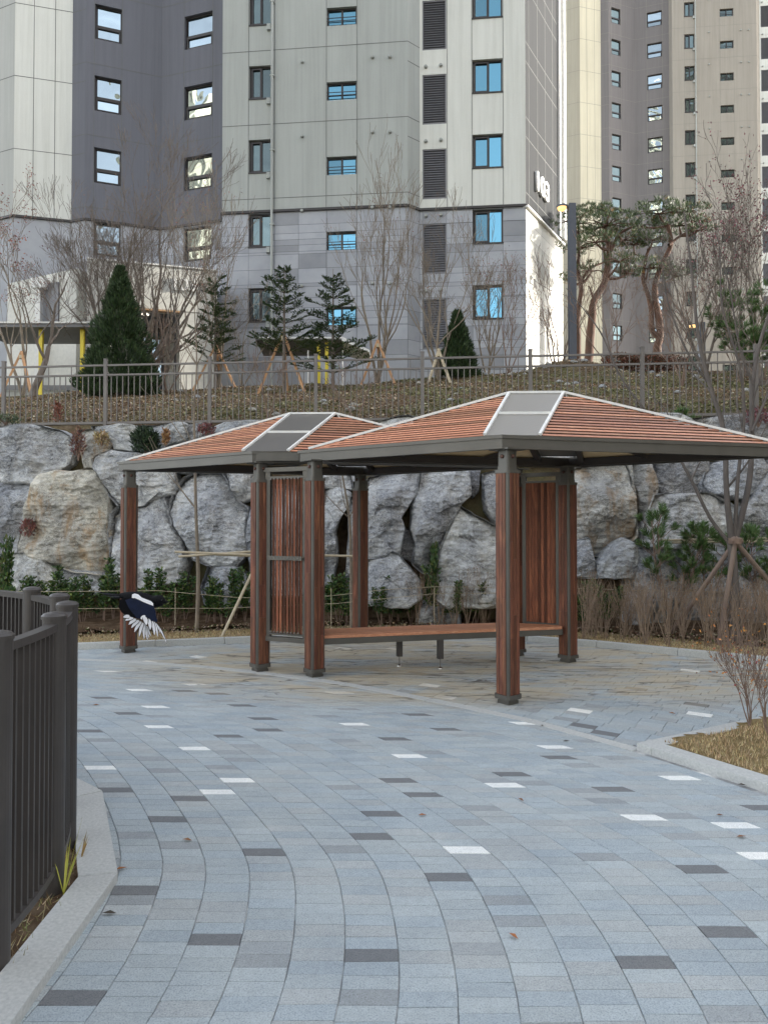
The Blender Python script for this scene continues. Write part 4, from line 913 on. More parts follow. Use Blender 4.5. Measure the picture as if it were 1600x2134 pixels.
m = MB(); m.box(sx0, 22.7, zg + .9, sx1, 22.76, zg + 1.05); m.box(at(138, 700, 22.7).x, 22.69, zg, at(141, 700, 22.7).x, 22.75, zg + .9); m.build('rail', MT['louver'], sh)
m = MB(); m.box(sx0, 22.8, zg - .2, sx1, 22.85, zg + .9); m.build('panel', MT['p_left'], sh)
sx0, sx1 = at(532, 700, 23).x, at(712, 700, 23).x
sh, zg = shelter('bicycle_shelter', sx0, sx1, 23.0, 24.6, 7.72, 'thin roofed bicycle shelter behind the two right firs', [at(664, 740, 23.3).x, at(681, 740, 23.3).x], -.15, .06)
e = at(770, 734, 23.0); m = MB(); m.hull8([(sx1, 23, 7.70), (e.x, 23, e.z), (e.x, 24.6, e.z), (sx1, 24.6, 7.6), (sx1, 23, 7.83), (e.x, 23, e.z + .08), (e.x, 24.6, e.z + .08), (sx1, 24.6, 7.7)]); m.build('roof_end', MT['white'], sh)
for px in (642, 656, 714):
    q = at(px, 700, 22.95); m = MB(); m.tube([(q.x, q.y, zg - .2), (q.x, q.y, 7.35)], .022, 8); m.build('rack_hoop', MT['white'], sh)

# tall white drain box beside the portal
q = at(80, 600, 24.6); m = MB(); m.box(q.x - .12, q.y, 6, q.x + .06, q.y + .2, 10.0); m.box(q.x - .25, q.y - .05, 10.0, q.x + .25, q.y + .25, 10.35)
m.build('rain_downpipe', MT['white'], label='white rain pipe with a hopper head left of the entrance portal', cat='drainpipe')

# unseen off-frame blocks: one added to shade the plaza, others reflected in the windows
def slab(name, x0, y0, x1, y1, z1, mat, label):
    root = thing(name, ((x0 + x1) / 2, (y0 + y1) / 2, 0), label, 'apartment block')
    m = MB(); m.box(x0, y0, -.1, x1, y1, z1); m.build('wall', mat, root)
    m = MB(); z = 3.0
    while z < z1 - 2:
        x = x0 + 1.5
        while x < x1 - 2.5: m.box(x, y1 - .1, z, x + 1.5, y1 + .02, z + 1.4); x += 3.7
        z += 2.9
    m.build('window_rows', MT['frame'], root)
slab('apartment_block', -22, -75, -3, -62, 112, MT['p2_cream'], 'cream apartment block standing tall behind the photographer')
slab('apartment_block', 24, -75, 40, -62, 84, MT['p2_cream'], 'cream apartment block standing behind the photographer to the right')
slab('apartment_block', 46, -75, 74, -62, 120, MT['p2_greige'], 'greige apartment block far behind the photographer to the right')
slab('apartment_block', -120, -60, -92, -46, 90, MT['p2_cream'], 'cream apartment block far behind the photographer to the left')
slab('apartment_block', 34, -20, 46, 28.9, 30, MT['p2_beige'], 'unseen beige apartment block added beyond the right edge to shade the plaza')  # unseen, added to keep direct sun off the plaza

# ------------------------------------------------------------------ pergolas
PA = {'A': (1.108, 6.25), 'B': (-.73, 7.35), 'C': (2.14, 8.12), 'F': (4.07, 7.12)}
TR = (-2.46, 1.37)
ZE, ZR = 2.385, 2.955
EAVE = {'A': (1.04, 6.12), 'B': (-.90, 7.44), 'R': (4.05, 6.92), 'C': (2.20, 8.30)}
RL, RR = Vector((1.30, 7.2, ZR)), Vector((1.86, 7.18, ZR))
def post(root, x, y):
    o = MB(); a = R(37); h = .082; r = .028
    pts = []
    for qx, qy, a0 in ((1, 1, 0), (-1, 1, 90), (-1, -1, 180), (1, -1, 270)):
        for k in range(5):
            t = R(a0 + 22.5 * k); pts.append((qx * (h - r) + r * math.cos(t), qy * (h - r) + r * math.sin(t)))
    def rot(p, s=1.0): return (x + (p[0] * math.cos(a) - p[1] * math.sin(a)) * s, y + (p[0] * math.sin(a) + p[1] * math.cos(a)) * s)
    core = MB(); core.ngon_prism([rot(p) for p in pts], .05, 2.06)
    core.ngon_prism([rot(p, 1.14) for p in pts], .045, .085); core.ngon_prism([rot(p, .80) for p in pts], -.005, .046)
    for sx in (-1, 1):
        for sy in (-1, 1):
            p = rot((sx * .058, sy * .058)); core.tube([(p[0], p[1], .0), (p[0], p[1], .028)], .011, 6)
    core.ngon_prism([rot(p, 1.10) for p in pts], 2.055, 2.085); core.ngon_prism([rot(p, .84) for p in pts], 2.084, 2.115)
    po = core.build('post', MT['metal'], root)
    hd = MB(); hd.ngon_prism([rot(p, .78) for p in pts], 2.114, 2.262); hd.box(-.115, -.115, 2.262, .115, .115, 2.275, a, (x, y))
    hd.build('post_head', MT['metal'], po)
    bl = MB()
    for k in range(4):
        t = a + k * math.pi / 2; n = Vector((math.cos(t), math.sin(t), 0)); s = Vector((-n.y, n.x, 0))
        c = Vector((x, y, 2.205)) + n * .062; bl.tube([c, c + n * .014, c + n * .02], [.020, .018, .007], 8)
    bl.build('bolt', PM('rust_bolt', (.10, .045, .035), (.08, .04, .03), 8, .5, .3), po)
    w = MB()
    for k in range(4):
        t = a + k * math.pi / 2; n = Vector((math.cos(t), math.sin(t), 0)); s = Vector((-n.y, n.x, 0))
        for j, (u0, u1) in enumerate(((-.056, -.0215), (-.0175, .0175), (.0215, .056))):
            z = .088; 
            while z < 2.05:
                z2 = min(2.052, z + random.choice([.35, .5, .7])); 
                if 2.052 - z2 < .15: z2 = 2.052
                c = Vector((x, y, 0)) + n * (h - .004); v = random.uniform(.75, 1.25); col = (v, v * random.uniform(.88, 1.05), v * .95)
                q = [c + s * u0, c + s * u1, c + s * u1 + n * .0115, c + s * u0 + n * .0115]
                w.hull8([(p.x, p.y, z) for p in (q[0], q[3], q[2], q[1])] + [(p.x, p.y, z2) for p in (q[0], q[3], q[2], q[1])], col); z = z2 + .0015
    w.build('wood_cladding', MT['wood'], po)
def lattice(root, a, b, side=1):
    a = Vector((a[0], a[1], 0)); b = Vector((b[0], b[1], 0)); d = (b - a).normalized(); L = (b - a).length; n = Vector((d.y, -d.x, 0)) * side
    s0, s1 = .085, L - .085; z0, z1 = .36, 2.19
    f = MB(); P = lambda s, z: a + d * s + Vector((0, 0, z))
    f.bar(P(s0 - .03, z0), P(s1 + .03, z0), .06, .05); f.bar(P(s0 - .03, z1), P(s1 + .03, z1), .06, .045)
    f.bar(P(s0 + .02, z0 + .025), P(s0 + .02, z1 - .022), .06, .04, n); f.bar(P(s1 - .02, z0 + .025), P(s1 - .02, z1 - .022), .06, .04, n)
    f.bar(P(s0 + .04, z1 - .085), P(s1 - .04, z1 - .085), .045, .02); f.bar(P(s0 + .04, z0 + .055), P(s1 - .04, z0 + .055), .045, .02)
    lo = f.build('lattice_frame', MT['metal'], root)
    N = 9; g = MB(); bo = MB(); mid = MB()
    mid.bar(P(s0 + .04, 1.235) + n * .055, P(s1 - .04, 1.235) + n * .055, .012, .045)
    for i in range(N):
        s = s0 + .085 + (s1 - s0 - .17) * i / (N - 1); v = random.uniform(.6, 1.9); c = P(s, 0)
        t = R(50 if side > 0 else 40) ; ax = d * math.cos(t) + n * math.sin(t)
        if i in (1, 2) and side > 0: v = 2.6
        if side < 0: v = random.uniform(.7, 2.6)
        g.bar(c + Vector((0, 0, z0 + .07)), c + Vector((0, 0, z1 - .10)), .078, .02, Vector((-ax.y, ax.x, 0)), col=(v, v * .95, v * .9))
        for z in (z0 + .085, z1 - .105): bo.tube([P(s, z) + n * .045, P(s, z) + n * .062], .009, 6)
        bo.tube([P(s, 1.235) + n * .06, P(s, 1.235) + n * .067], .007, 6)
    g.build('lattice_slats', MT['wood'], lo); bo.build('lattice_bolts', MT['fencemetal'], lo); mid.build('lattice_mid_bar', MT['metal'], lo)
def pergola(off, label, conn, sky_label):
    o = Vector((off[0], off[1], 0)); root = thing('pergola', (PA['A'][0] + off[0], PA['A'][1] + off[1], 0), label, 'pergola', 'wooden pergolas with hipped slat roofs')
    for k in 'ABCF': post(root, PA[k][0] + off[0], PA[k][1] + off[1])
    E = {k: Vector((v[0], v[1], ZE)) + o for k, v in EAVE.items()}; rl, rr = RL + o, RR + o
    order = ['A', 'R', 'C', 'B']; cen = sum((E[k] for k in order), Vector()) / 4
    # mitred fascia
    def inset(t):
        out = {}
        for i, k in enumerate(order):
            p, q, r = E[order[i - 1]], E[k], E[order[(i + 1) % 4]]; d1 = (q - p).normalized(); d2 = (r - q).normalized()
            n1 = Vector((-d1.y, d1.x, 0)); n2 = Vector((-d2.y, d2.x, 0)); m = (n1 + n2).normalized(); out[k] = q + m * (t / max(.3, m.dot(n1)))
        return out
    I1, I2 = inset(.05), inset(.054); fa = MB()
    for i in range(4):
        a, b = order[i], order[(i + 1) % 4]; z = Vector((0, 0, 1))
        fa.hull8([E[a] - z * .118, E[b] - z * .118, I1[b] - z * .118, I1[a] - z * .118, E[a], E[b], I1[b], I1[a]])
        la, lb = inset(-.012)[a], inset(-.012)[b]; fa.hull8([la - z * .028, lb - z * .028, E[b] - z * .028, E[a] - z * .028, la + z * .003, lb + z * .003, I1[b] + z * .003, I1[a] + z * .003])
    fa.build('fascia', MT['metal'], root)
    bm = MB()
    for i in range(4):
        a, b = order[i], order[(i + 1) % 4]; z = Vector((0, 0, 1)); J = inset(.11)
        bm.hull8([I2[a] - z * .105, I2[b] - z * .105, J[b] - z * .105, J[a] - z * .105, I2[a] - z * .02, I2[b] - z * .02, J[b] - z * .02, J[a] - z * .02])
    bm.build('ring_beam', MT['railmetal'], root)
    I = inset(.04); zz = Vector((0, 0, .012))
    def chord(k, ka, kb, wa, wb): return I[k] + (I[ka] - I[k]).normalized() * wa + zz, I[k] + (I[kb] - I[k]).normalized() * wb + zz
    cl, cr = chord('A', 'B', 'R', .17, .37); dr, dl = chord('C', 'R', 'B', .17, .37)
    Bq, Rq = I['B'] + zz, I['R'] + zz
    faces = [(Bq, cl, rl, 'f'), (cr, Rq, rr, 'f'), (dl, Bq, rl, 'b'), (Rq, dr, rr, 'b')]
    sheet = MB(); slats = MB(); raf = MB()
    for (p, q, t, w) in faces:
        n = (q - p).cross(t - p).normalized(); 
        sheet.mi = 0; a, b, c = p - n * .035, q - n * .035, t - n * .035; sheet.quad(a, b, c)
        sheet.mi = 1; sheet.quad(c - n * .012, b - n * .012, a - n * .012)
        H = ((t - p) - (q - p) * ((t - p).dot(q - p) / (q - p).length_squared)).length; N = int(H / .0585)
        up = ((t - p) - (q - p) * ((t - p).dot(q - p) / (q - p).length_squared)).normalized()
        for i in range(N):
            f = (i + .42) / (N + .15); a = p.lerp(t, f); b = q.lerp(t, f); d = (b - a).normalized()
            if (b - a).length < .12: continue
            m = .015; a2, b2 = a + d * m, b - d * m; v = random.uniform(.62, 1.3); hw = .0162; tk = .004
            tl = n * 0.0
            P4 = [a2 - up * hw - tl, b2 - up * hw - tl, b2 + up * hw + tl, a2 + up * hw + tl]
            slats.hull8([x - n * tk for x in P4] + P4, (v, v * random.uniform(.93, 1.03), v))
        for f in (.28, .62):
            a = p.lerp(q, f); b = p.lerp(t, f) if f < .5 else q.lerp(t, 1 - f + .1); raf.bar(a - n * .07, b - n * .07, .04, .04)
    sheet.build('soffit', [MT['gap_shade'], MT['ply']], root); slats.build('roof_slats', MT['slat'], root); 
    for a, b in ((Bq, rl), (Rq, rr), (cl, rl), (cr, rr), (dl, rl), (dr, rr)): raf.bar(a - Vector((0, 0, .09)), b - Vector((0, 0, .09)), .06, .06)
    raf.build('rafters', MT['railmetal'], root)
    tr = MB()
    up = Vector((0, 0, .012))
    for a, b in ((Bq, rl), (Rq, rr), (cl, rl), (cr, rr), (dl, rl), (dr, rr), (rl, rr)): tr.bar(a + up, b + up, .028, .024)
    for a, b, c, d in ((cl, cr, rr, rl), (dr, dl, rl, rr)):
        tr.bar(a.lerp(d, .47) + up, b.lerp(c, .47) + up, .03, .026)
    tr.build('roof_trim', MT['white'], root)
    for a, b, c, d in ((cl, cr, rr, rl), (dr, dl, rl, rr)):
        g = MB(); n = (b - a).cross(d - a).normalized() * .004; g.hull8([a - n, b - n, c - n, d - n, a + n, b + n, c + n, d + n]); g.build('skylight', MT['skylight_dim' if conn else 'skylight'], root)
    if conn:
        p = E['A'] + Vector((0, 0, 0)); cb = MB(); q0 = Vector((EAVE['A'][0] + TR[0], EAVE['A'][1] + TR[1], 0)); q1 = Vector((EAVE['B'][0], EAVE['B'][1], 0))
        a = q0 + Vector((.02, .0, ZE - .06)); b = q1 + Vector((0.0, .02, ZE - .06)); cb.bar(a + Vector((.02, .03, 0)), b + Vector((-.01, .03, 0)), .05, .085)
        a2 = Vector((EAVE['C'][0] + TR[0], EAVE['C'][1] + TR[1], 0)); cb.bar(a + Vector((.05, .25, -.03)), b + Vector((0, .25, -.03)), .05, .08)
        cb.build('link_beam', MT['metal'], root)
        rl_ = MB()
    return root
p1 = pergola((0, 0), 'nearer pergola with a smoke skylight coloured lighter for its reflection, over the bench and front post', False, '')
p2 = pergola(TR, 'farther pergola at the left, its canopy corner above the flying magpie', True, '')
lattice(p1, (PA['A'][0] + TR[0], PA['A'][1] + TR[1]), PA['B'])
lattice(p1, (PA['F'][0] + TR[0], PA['F'][1] + TR[1]), PA['C'], -1)

def bench():
    z = .42; FL = at(672, 1324, 7.36); FR = at(1170, 1305, 8.02); FL.z = FR.z = z; BL = Vector((-.67, 7.86, z)); BM = Vector((1.46, 8.37, z)); BR = Vector((2.08, 8.12, z))
    root = thing('bench', (.6, 7.8, 0), 'long angular bench of orange brown planks on dark steel under the pergola', 'bench')
    m = MB(); N = 4; tm = (FL.lerp(FR, .79))
    for i in range(N):
        f0, f1 = i / N + .012, (i + 1) / N - .012; v = random.uniform(.85, 1.15)
        for (a0, a1, b0, b1) in ((FL, BL, tm, BM), (tm, BM, FR, BR)):
            q = [a0.lerp(a1, f0), b0.lerp(b1, f0), b0.lerp(b1, f1), a0.lerp(a1, f1)]
            m.hull8([p - Vector((0, 0, .03)) for p in q] + q, (v, v, v))
    m.build('seat', MT['slat'], root)
    f = MB(); dz = Vector((0, 0, -.065))
    for a, b in ((FL, FR), (BL, BM), (BM, BR), (FL, BL), (FR, BR)): f.bar(a + dz + Vector((0, .03, 0)), b + dz + Vector((0, .03, 0)), .04, .065)
    f.build('seat_frame', MT['metal'], root)
    for px, Y in ((832, 7.86), (917, 7.72)):
        x = at(px, 1380, Y).x; g = MB(); g.box(-.03, -.03, .11, .03, .03, .355, R(15), (x, Y)); lg = g.build('leg', MT['railmetal'], root)
        g = MB(); g.tube([(x, Y, .12), (x, Y, .02)], .007, 8); g.tube([(x, Y, .0), (x, Y, .01), (x, Y, .024)], [.028, .026, .008], 12); g.build('levelling_foot', MT['chrome'], lg)
bench()

# ------------------------------------------------------------------ near railing
def railing():
    ANG = [-27, -14.4, -1.3, 12.2, 23.6, 35.3, 48.4, 61.6, 75, 88, 101]; r0 = 2.27
    root = thing('railing', (OC[0], OC[1], 0), 'dark grey metal railing of flat pickets curving round the left planting', 'railing')
    for a in ANG:
        x, y = pol(r0, a); m = MB(); m.tube([(x, y, -.02), (x, y, 1.19)], .049, 24); m.build('post', MT['railmetal'], root, smooth=False)
        po = root.children[-1]; m = MB(); m.tube([(x, y, 1.188), (x, y, 1.202), (x, y, 1.213), (x, y, 1.219)], [.053, .053, .042, .015], 24); m.build('post_cap', MT['railmetal'], po)
    for a0, a1 in zip(ANG, ANG[1:]):
        n = 6; arc = [pol(r0, a0 + (a1 - a0) * k / n) for k in range(n + 1)]
        def arcpt(f): return pol(r0, a0 + (a1 - a0) * f)
        m = MB(); pts = [Vector((*arcpt(.075 + .85 * k / n), 1.155)) for k in range(n + 1)]
        for p, q in zip(pts, pts[1:]): m.bar(p, q, .05, .032)
        m.build('top_rail', MT['railmetal'], root); m = MB()
        pts = [Vector((*arcpt(.075 + .85 * k / n), .125)) for k in range(n + 1)]
        for p, q in zip(pts, pts[1:]): m.bar(p, q, .05, .032)
        pn = m.build('bottom_rail', MT['railmetal'], root); m = MB(); N = 8
        for k in range(N):
            f = .12 + .76 * (k + .5) / N; x, y = arcpt(f); t = R(a0 + (a1 - a0) * f); e = Vector((math.cos(t), math.sin(t), 0)); m.bar((x, y, .14), (x, y, 1.14), .040, .012, (-e.y, e.x, 0))
        m.build('pickets', MT['railmetal'], pn)
railing()

# ------------------------------------------------------------------ upper fence
def upper_fence():
    PX = [-210, 8, 220, 437, 658, 880, 1105, 1338, 1575, 1815]
    def X(px):
        a, _ = ray(px, 800); return 12.36 * a / (1 + .0925 * a)
    xs = [X(p) for p in PX]; root = thing('fence', (0, fence_y(0), 3.4), 'taupe metal picket fence along the top of the boulder wall', 'fence')
    for x in xs:
        m = MB(); y = fence_y(x); m.box(x - .03, y - .03, 3.3, x + .03, y + .03, 4.64 + .0); m.box(x - .034, y - .034, 4.64, x + .034, y + .034, 4.66); m.build('post', MT['fencemetal'], root)
    for a, b in zip(xs, xs[1:]):
        m = MB()
        for z, w, h in ((3.47, .04, .045), (4.36, .035, .033), (4.54, .035, .033)):
            m = MB(); m.bar((a + .036, fence_y(a + .036), z), (b - .036, fence_y(b - .036), z), w, h); pn = m.build('rail', MT['fencemetal'], root)
        m = MB(); N = 17
        for k in range(1, N + 1):
            x = a + (b - a) * k / (N + 1); y = fence_y(x); m.box(x - .0075, y - .0075, 3.5, x + .0075, y + .0075, 4.34)
            if k in (4, 8, 12, 16): m.box(x - .006, y - .006, 4.38, x + .006, y + .006, 4.52)
        m.build('pickets', MT['fencemetal'], pn)
upper_fence()

# ------------------------------------------------------------------ street lamps
def lamp(px, Y, ytop, label, w=.2, kfac=.8):
    p = at(px, ytop, Y); zb = gz(p.x, min(Y, 24)) - .1; root = thing('street_lamp', (p.x, Y, zb), label, 'street lamp')
    m = MB(); m.box(p.x - w / 2, Y - w / 2, zb, p.x + w / 2, Y + w / 2, p.z); m.build('pole', MT['steelblue'], root)
    m = MB(); z = p.z - .12 * kfac; m.bar((p.x - w / 2, Y, z), (p.x - w / 2 - .12, Y, z), .05, .05); m.build('arm', MT['steelblue'], root)
    m = MB(); c = p.x - w / 2 - .23 * kfac
    for s, (z0, z1) in ((1, (z, z + .05)),):
        ring = [(c + .2 * kfac * math.cos(2 * math.pi * k / 20), Y + .2 * kfac * math.sin(2 * math.pi * k / 20)) for k in range(20)]; m.ngon_prism(ring, z0, z1)
    hd = m.build('lamp_head', MT['steelblue'], root)
    m = MB(); m.tube([(c, Y, z), (c, Y, z - .07), (c, Y, z - .10)], [.17 * kfac, .14 * kfac, .05], 20); m.build('lens', MT['lamp'], hd)
lamp(1191, 20.0, 425, 'square blue grey street lamp with a lit disc head beside the tower corner')
lamp(1461, 33.0, 672, 'small distant street lamp with a lit head behind the bare branches', .26, 1.2)

# ------------------------------------------------------------------ trees
RMIN = [.0048]
def grow(mt, mc, p, d, L, r, lvl, mx, rng, spread, upb, tips, nch=(2, 3), sh=.68, crook=.18, n0=6):
    k = 4; pts = [p]; rad = [r]; q = Vector(p); dd = Vector(d)
    for i in range(k):
        dd = (dd + Vector((rng.uniform(-1, 1), rng.uniform(-1, 1), rng.uniform(-1, 1))) * crook + Vector((0, 0, upb))).normalized()
        q = q + dd * L / k; pts.append(q.copy()); rad.append(max(RMIN[0], r * (1 - .38 * (i + 1) / k)))
    (mt if lvl == 0 else mc).tube(pts, rad, max(3, n0 - lvl), cap=False)
    if lvl >= mx: tips.append((pts[-1], dd)); return
    nc = rng.randint(*nch) + (1 if lvl == 0 else 0); ph = rng.uniform(0, 6.28)
    for j in range(nc):
        i = k if (j == 0) else rng.randint(2, k); b = pts[i]; th = ph + j * 2.4 + rng.uniform(-.4, .4); s = spread * rng.uniform(.5, 1.2)
        if j == 0: s *= .45
        a = dd.cross(Vector((.3, .2, .9))).normalized(); c = dd.cross(a); nd = (dd * math.cos(s) + (a * math.cos(th) + c * math.sin(th)) * math.sin(s)).normalized()
        grow(mt, mc, b, nd, L * sh * rng.uniform(.75, 1.2), rad[i] * (.80 if j == 0 else .62), lvl + 1, mx, rng, spread, upb, tips, nch, sh, crook, n0)
def bare_tree(name, base, h, label, seed, mat='bark', stems=1, mx=5, r=.05, spread=.5, upb=.06, leaves=0, lcol=((.25, .06, .05),), lean=(0, 0), first=.3, cat='tree', group=None, fan=.3, nch=(2, 3), ls=.05, sh=.7, splits=None):
    rng = random.Random(seed); mt, mc = MB(), MB(); tips = []; base = Vector(base)
    root = thing(name, base, label, cat, group)
    tot = sum(sh ** i for i in range(mx + 1)); L0 = h / tot * 1.12
    for s in range(stems):
        a = 6.28 * s / stems + rng.uniform(-.3, .3); f = fan if stems > 1 else 0
        d = Vector((math.cos(a) * f + lean[0], math.sin(a) * f * .6 + lean[1], 1)).normalized()
        grow(mt, mc, base - Vector((0, 0, .05)), d, L0 * (1 if stems == 1 else rng.uniform(.8, 1.1)), r, 0, mx, rng, spread, upb, tips, nch, sh)
    mt.build('trunk', MT[mat], root, smooth=True); mc.build('crown', MT[mat], root, smooth=True)
    if leaves and tips:
        lv = MB()
        for _ in range(leaves):
            p, d = rng.choice(tips); q = p + Vector((rng.gauss(0, .09), rng.gauss(0, .09), rng.gauss(0, .09)))
            lv.leaf(q, (rng.uniform(-1, 1), rng.uniform(-1, 1), rng.uniform(-1, .4)), ls * rng.uniform(.6, 1.3), ls * .55, jit(rng.choice(lcol), .3))
        lv.build('leaves', MT['leaf'], root)
    return root
def G(px, Y, dz=0):
    a, _ = ray(px, 700); x = a * Y; return Vector((x, Y, gz(x, Y) + dz))
RED = ((.22, .06, .06), (.30, .10, .07), (.16, .05, .06), (.32, .15, .09)); PUR = ((.20, .07, .09), (.26, .10, .11), (.13, .045, .06))
bare_tree('bare_tree', G(48, 19.6), 5.6, 'young staked tree at the far left with red dried leaves on pale stems', 3, 'palebark', 2, 5, .05, .42, .07, 1300, RED, fan=.25, ls=.06)
bare_tree('bare_tree', G(66, 18.7), 4.2, 'gnarled spreading bare tree at the far left in front of the yellow post', 11, 'bark', 1, 6, .10, .72, .05, 120, RED, lean=(.25, 0))
bare_tree('bare_tree', G(258, 21.8), 6.6, 'large vase shaped bare tree rising behind the dark conifer', 25, 'bark', 5, 6, .10, .45, .07, 160, ((.30, .17, .09), (.25, .12, .07)), fan=.62, nch=(2, 4))
bare_tree('bare_tree', G(310, 22.2), 6.2, 'spreading bare tree right of the dark conifer, before the entrance', 29, 'bark', 4, 5, .09, .5, .07, 60, ((.30, .17, .09),), fan=.6, lean=(.15, 0))
bare_tree('bare_tree', G(455, 19.8), 6.4, 'slender staked tree with red buds left of the grey tower wall', 31, 'palebark', 3, 5, .045, .34, .09, 260, RED, fan=.20)
bare_tree('bare_tree', G(786, 19.6), 6.0, 'pale multi stemmed staked tree in front of the middle windows', 37, 'palebark', 4, 5, .045, .33, .09, 90, RED, fan=.22)
bare_tree('bare_tree', G(914, 19.0), 4.6, 'pale vase shaped bare tree beside the small conifer', 41, 'palebark', 4, 5, .045, .40, .07, 60, RED, fan=.32)
bare_tree('bare_tree', G(1015, 20.5), 3.3, 'thin tree with sparse dark red leaves under the right windows', 43, 'palebark', 4, 4, .03, .45, .06, 420, RED, fan=.4, ls=.045)
bare_tree('bare_tree', G(1160, 20.8), 3.4, 'dark twiggy shrub tree against the sunlit tower wall', 47, 'twig', 5, 4, .026, .45, .06, 60, RED, fan=.4)
bare_tree('bare_tree', G(1275, 19.5), 3.2, 'pale twiggy shrub between the two pines', 49, 'twig', 4, 4, .02, .5, .05, 0, RED, fan=.5)
bare_tree('bare_tree', G(1560, 17.4), 4.7, 'multi stemmed tree full of purple dried leaves at the right', 53, 'bark', 6, 5, .045, .40, .07, 2600, PUR, fan=.38, ls=.06)
bare_tree('bare_tree', G(1470, 18.5), 4.4, 'bare multi stemmed tree left of the purple leaved one', 55, 'bark', 5, 5, .04, .40, .07, 260, PUR, fan=.35, ls=.045)
bare_tree('bare_tree', G(1420, 16.0), 2.6, 'small bare shrub tree below the right pine', 57, 'twig', 4, 4, .02, .5, .05, 30, PUR, fan=.5)
bare_tree('bare_tree', G(1590, 15.0), 2.8, 'low spreading bare tree behind the upper fence at the right edge', 59, 'bark', 3, 4, .04, .6, .04, 0, PUR, fan=.5)
bare_tree('bare_tree', G(1060, 20.0), 3.0, 'thin reddish bare tree just left of the sunlit wall', 58, 'twig', 3, 4, .022, .45, .06, 180, RED, fan=.35, ls=.045)
bare_tree('bare_tree', G(350, 19.0), 2.4, 'thin bare shrub in front of the entrance steps', 61, 'twig', 3, 4, .02, .5, .05, 0, RED, fan=.4)
bare_tree('bare_tree', G(505, 20.3), 3.0, 'thin crooked bare tree between the left and middle firs', 63, 'palebark', 3, 4, .025, .5, .05, 0, RED, fan=.35)
RMIN[0] = .003
# thin saplings growing in front of the upper fence
for i, (px, Y, py0, h, lab) in enumerate([(1335, 11.3, 1040, 1.9, 'thin sapling before the fence above the right canopy slats'), (560, 12.2, 880, 1.2, 'tiny bare sapling before the fence above the far canopy'), (740, 12.1, 880, 1.1, 'tiny bare sapling above the dip between the canopies')]):
    p = at(px, py0, Y); bare_tree('sapling', p, h, lab, 70 + i, 'twig', 2, 4, .012, .5, .05, 0, RED, fan=.3)

# big bare tree at the right, traced limbs
def limb_tree():
    Y = 9.3; b = gnd(1535, 1340, .06); Y = b.y
    root = thing('bare_tree', b, 'large dark forked bare tree at the right held by three weathered stakes', 'tree')
    t = MB(); c = MB(); tips = []; rng = random.Random(5)
    J = at(1524, 1130, Y)
    t.tube([b - Vector((0, 0, .1)), at(1530, 1240, Y), J], [.078, .062, .055], 12, cap=False); t.build('trunk', MT['darkbark'], root, smooth=True)
    limbs = [([(1524,1130),(1513,1020),(1508,900),(1478,800),(1455,700),(1440,560),(1425,440)], [.055,.045,.04,.034,.028,.02,.012], -.25),
             ([(1530,1130),(1560,1010),(1566,900),(1568,800),(1590,690),(1640,560)], [.055,.048,.042,.036,.028,.014], .2),
             ([(1522,1135),(1480,1080),(1440,1000),(1400,930),(1340,850),(1290,780),(1250,690),(1180,600)], [.035,.03,.026,.023,.02,.016,.013,.006], .35),
             ([(1530,1130),(1537,1000),(1550,870),(1540,760),(1505,640),(1500,520)], [.035,.03,.026,.022,.016,.008], -.5),
             ([(1566,900),(1610,800),(1660,720)], [.026,.02,.012], .3), ([(1478,800),(1435,740),(1395,640),(1380,560)], [.022,.018,.013,.006], -.2),
             ([(1513,1020),(1560,960),(1600,880)], [.02,.015,.008], -.3), ([(1440,1000),(1470,930),(1462,860)], [.015,.01,.006], .1),
             ([(1400,930),(1390,860),(1330,800)], [.013,.01,.005], .2), ([(1568,800),(1540,720),(1520,600),(1490,480)], [.02,.016,.011,.005], -.2)]
    for pts, rd, dy in limbs:
        W_ = [at(x, y, Y + dy * i / len(pts)) for i, (x, y) in enumerate(pts)]; W2 = catmull(W_, 4); rd = [q * .78 for q in rd]; r2 = [rd[min(len(rd) - 1, int(i / 4))] * (1 - (i % 4) / 4) + rd[min(len(rd) - 1, int(i / 4) + 1)] * ((i % 4) / 4) for i in range(len(W2))]
        c.tube(W2, r2, 7, cap=False)
        for i in range(len(W2) // 3, len(W2), 3):
            d = (W2[min(i + 1, len(W2) - 1)] - W2[i - 1]).normalized(); nd = (d + Vector((rng.uniform(-1, 1), rng.uniform(-.6, .6), rng.uniform(-.1, .7)))).normalized()
            grow(c, c, W2[i], nd, rng.uniform(.25, .5), r2[i] * .4, 2, 4, rng, .5, .08, tips, (1, 2), .7)
    c.build('crown', MT['darkbark'], root, smooth=True)
    s = thing('tree_stakes', b, 'weathered tripod of stakes bracing the large forked tree', 'tree stakes')
    top = at(1532, 1128, Y - .05)
    for px, py in ((1395, 1325), (1497, 1345), (1700, 1330)):
        g = gnd(px, py, .05); d = (g - top).normalized(); m = MB(); m.tube([top - d * .06, g], .03, 8); m.build('stake', MT['oldstake'], s)
    m = MB(); m.tube([top + Vector((-.07, -.05, .0)), top + Vector((.07, -.05, .0))], .02, 6); m.tube([top + Vector((0, 0, -.03)), top + Vector((0, 0, .04))], .085, 12); m.build('binding', MT['twig'], s)
limb_tree()

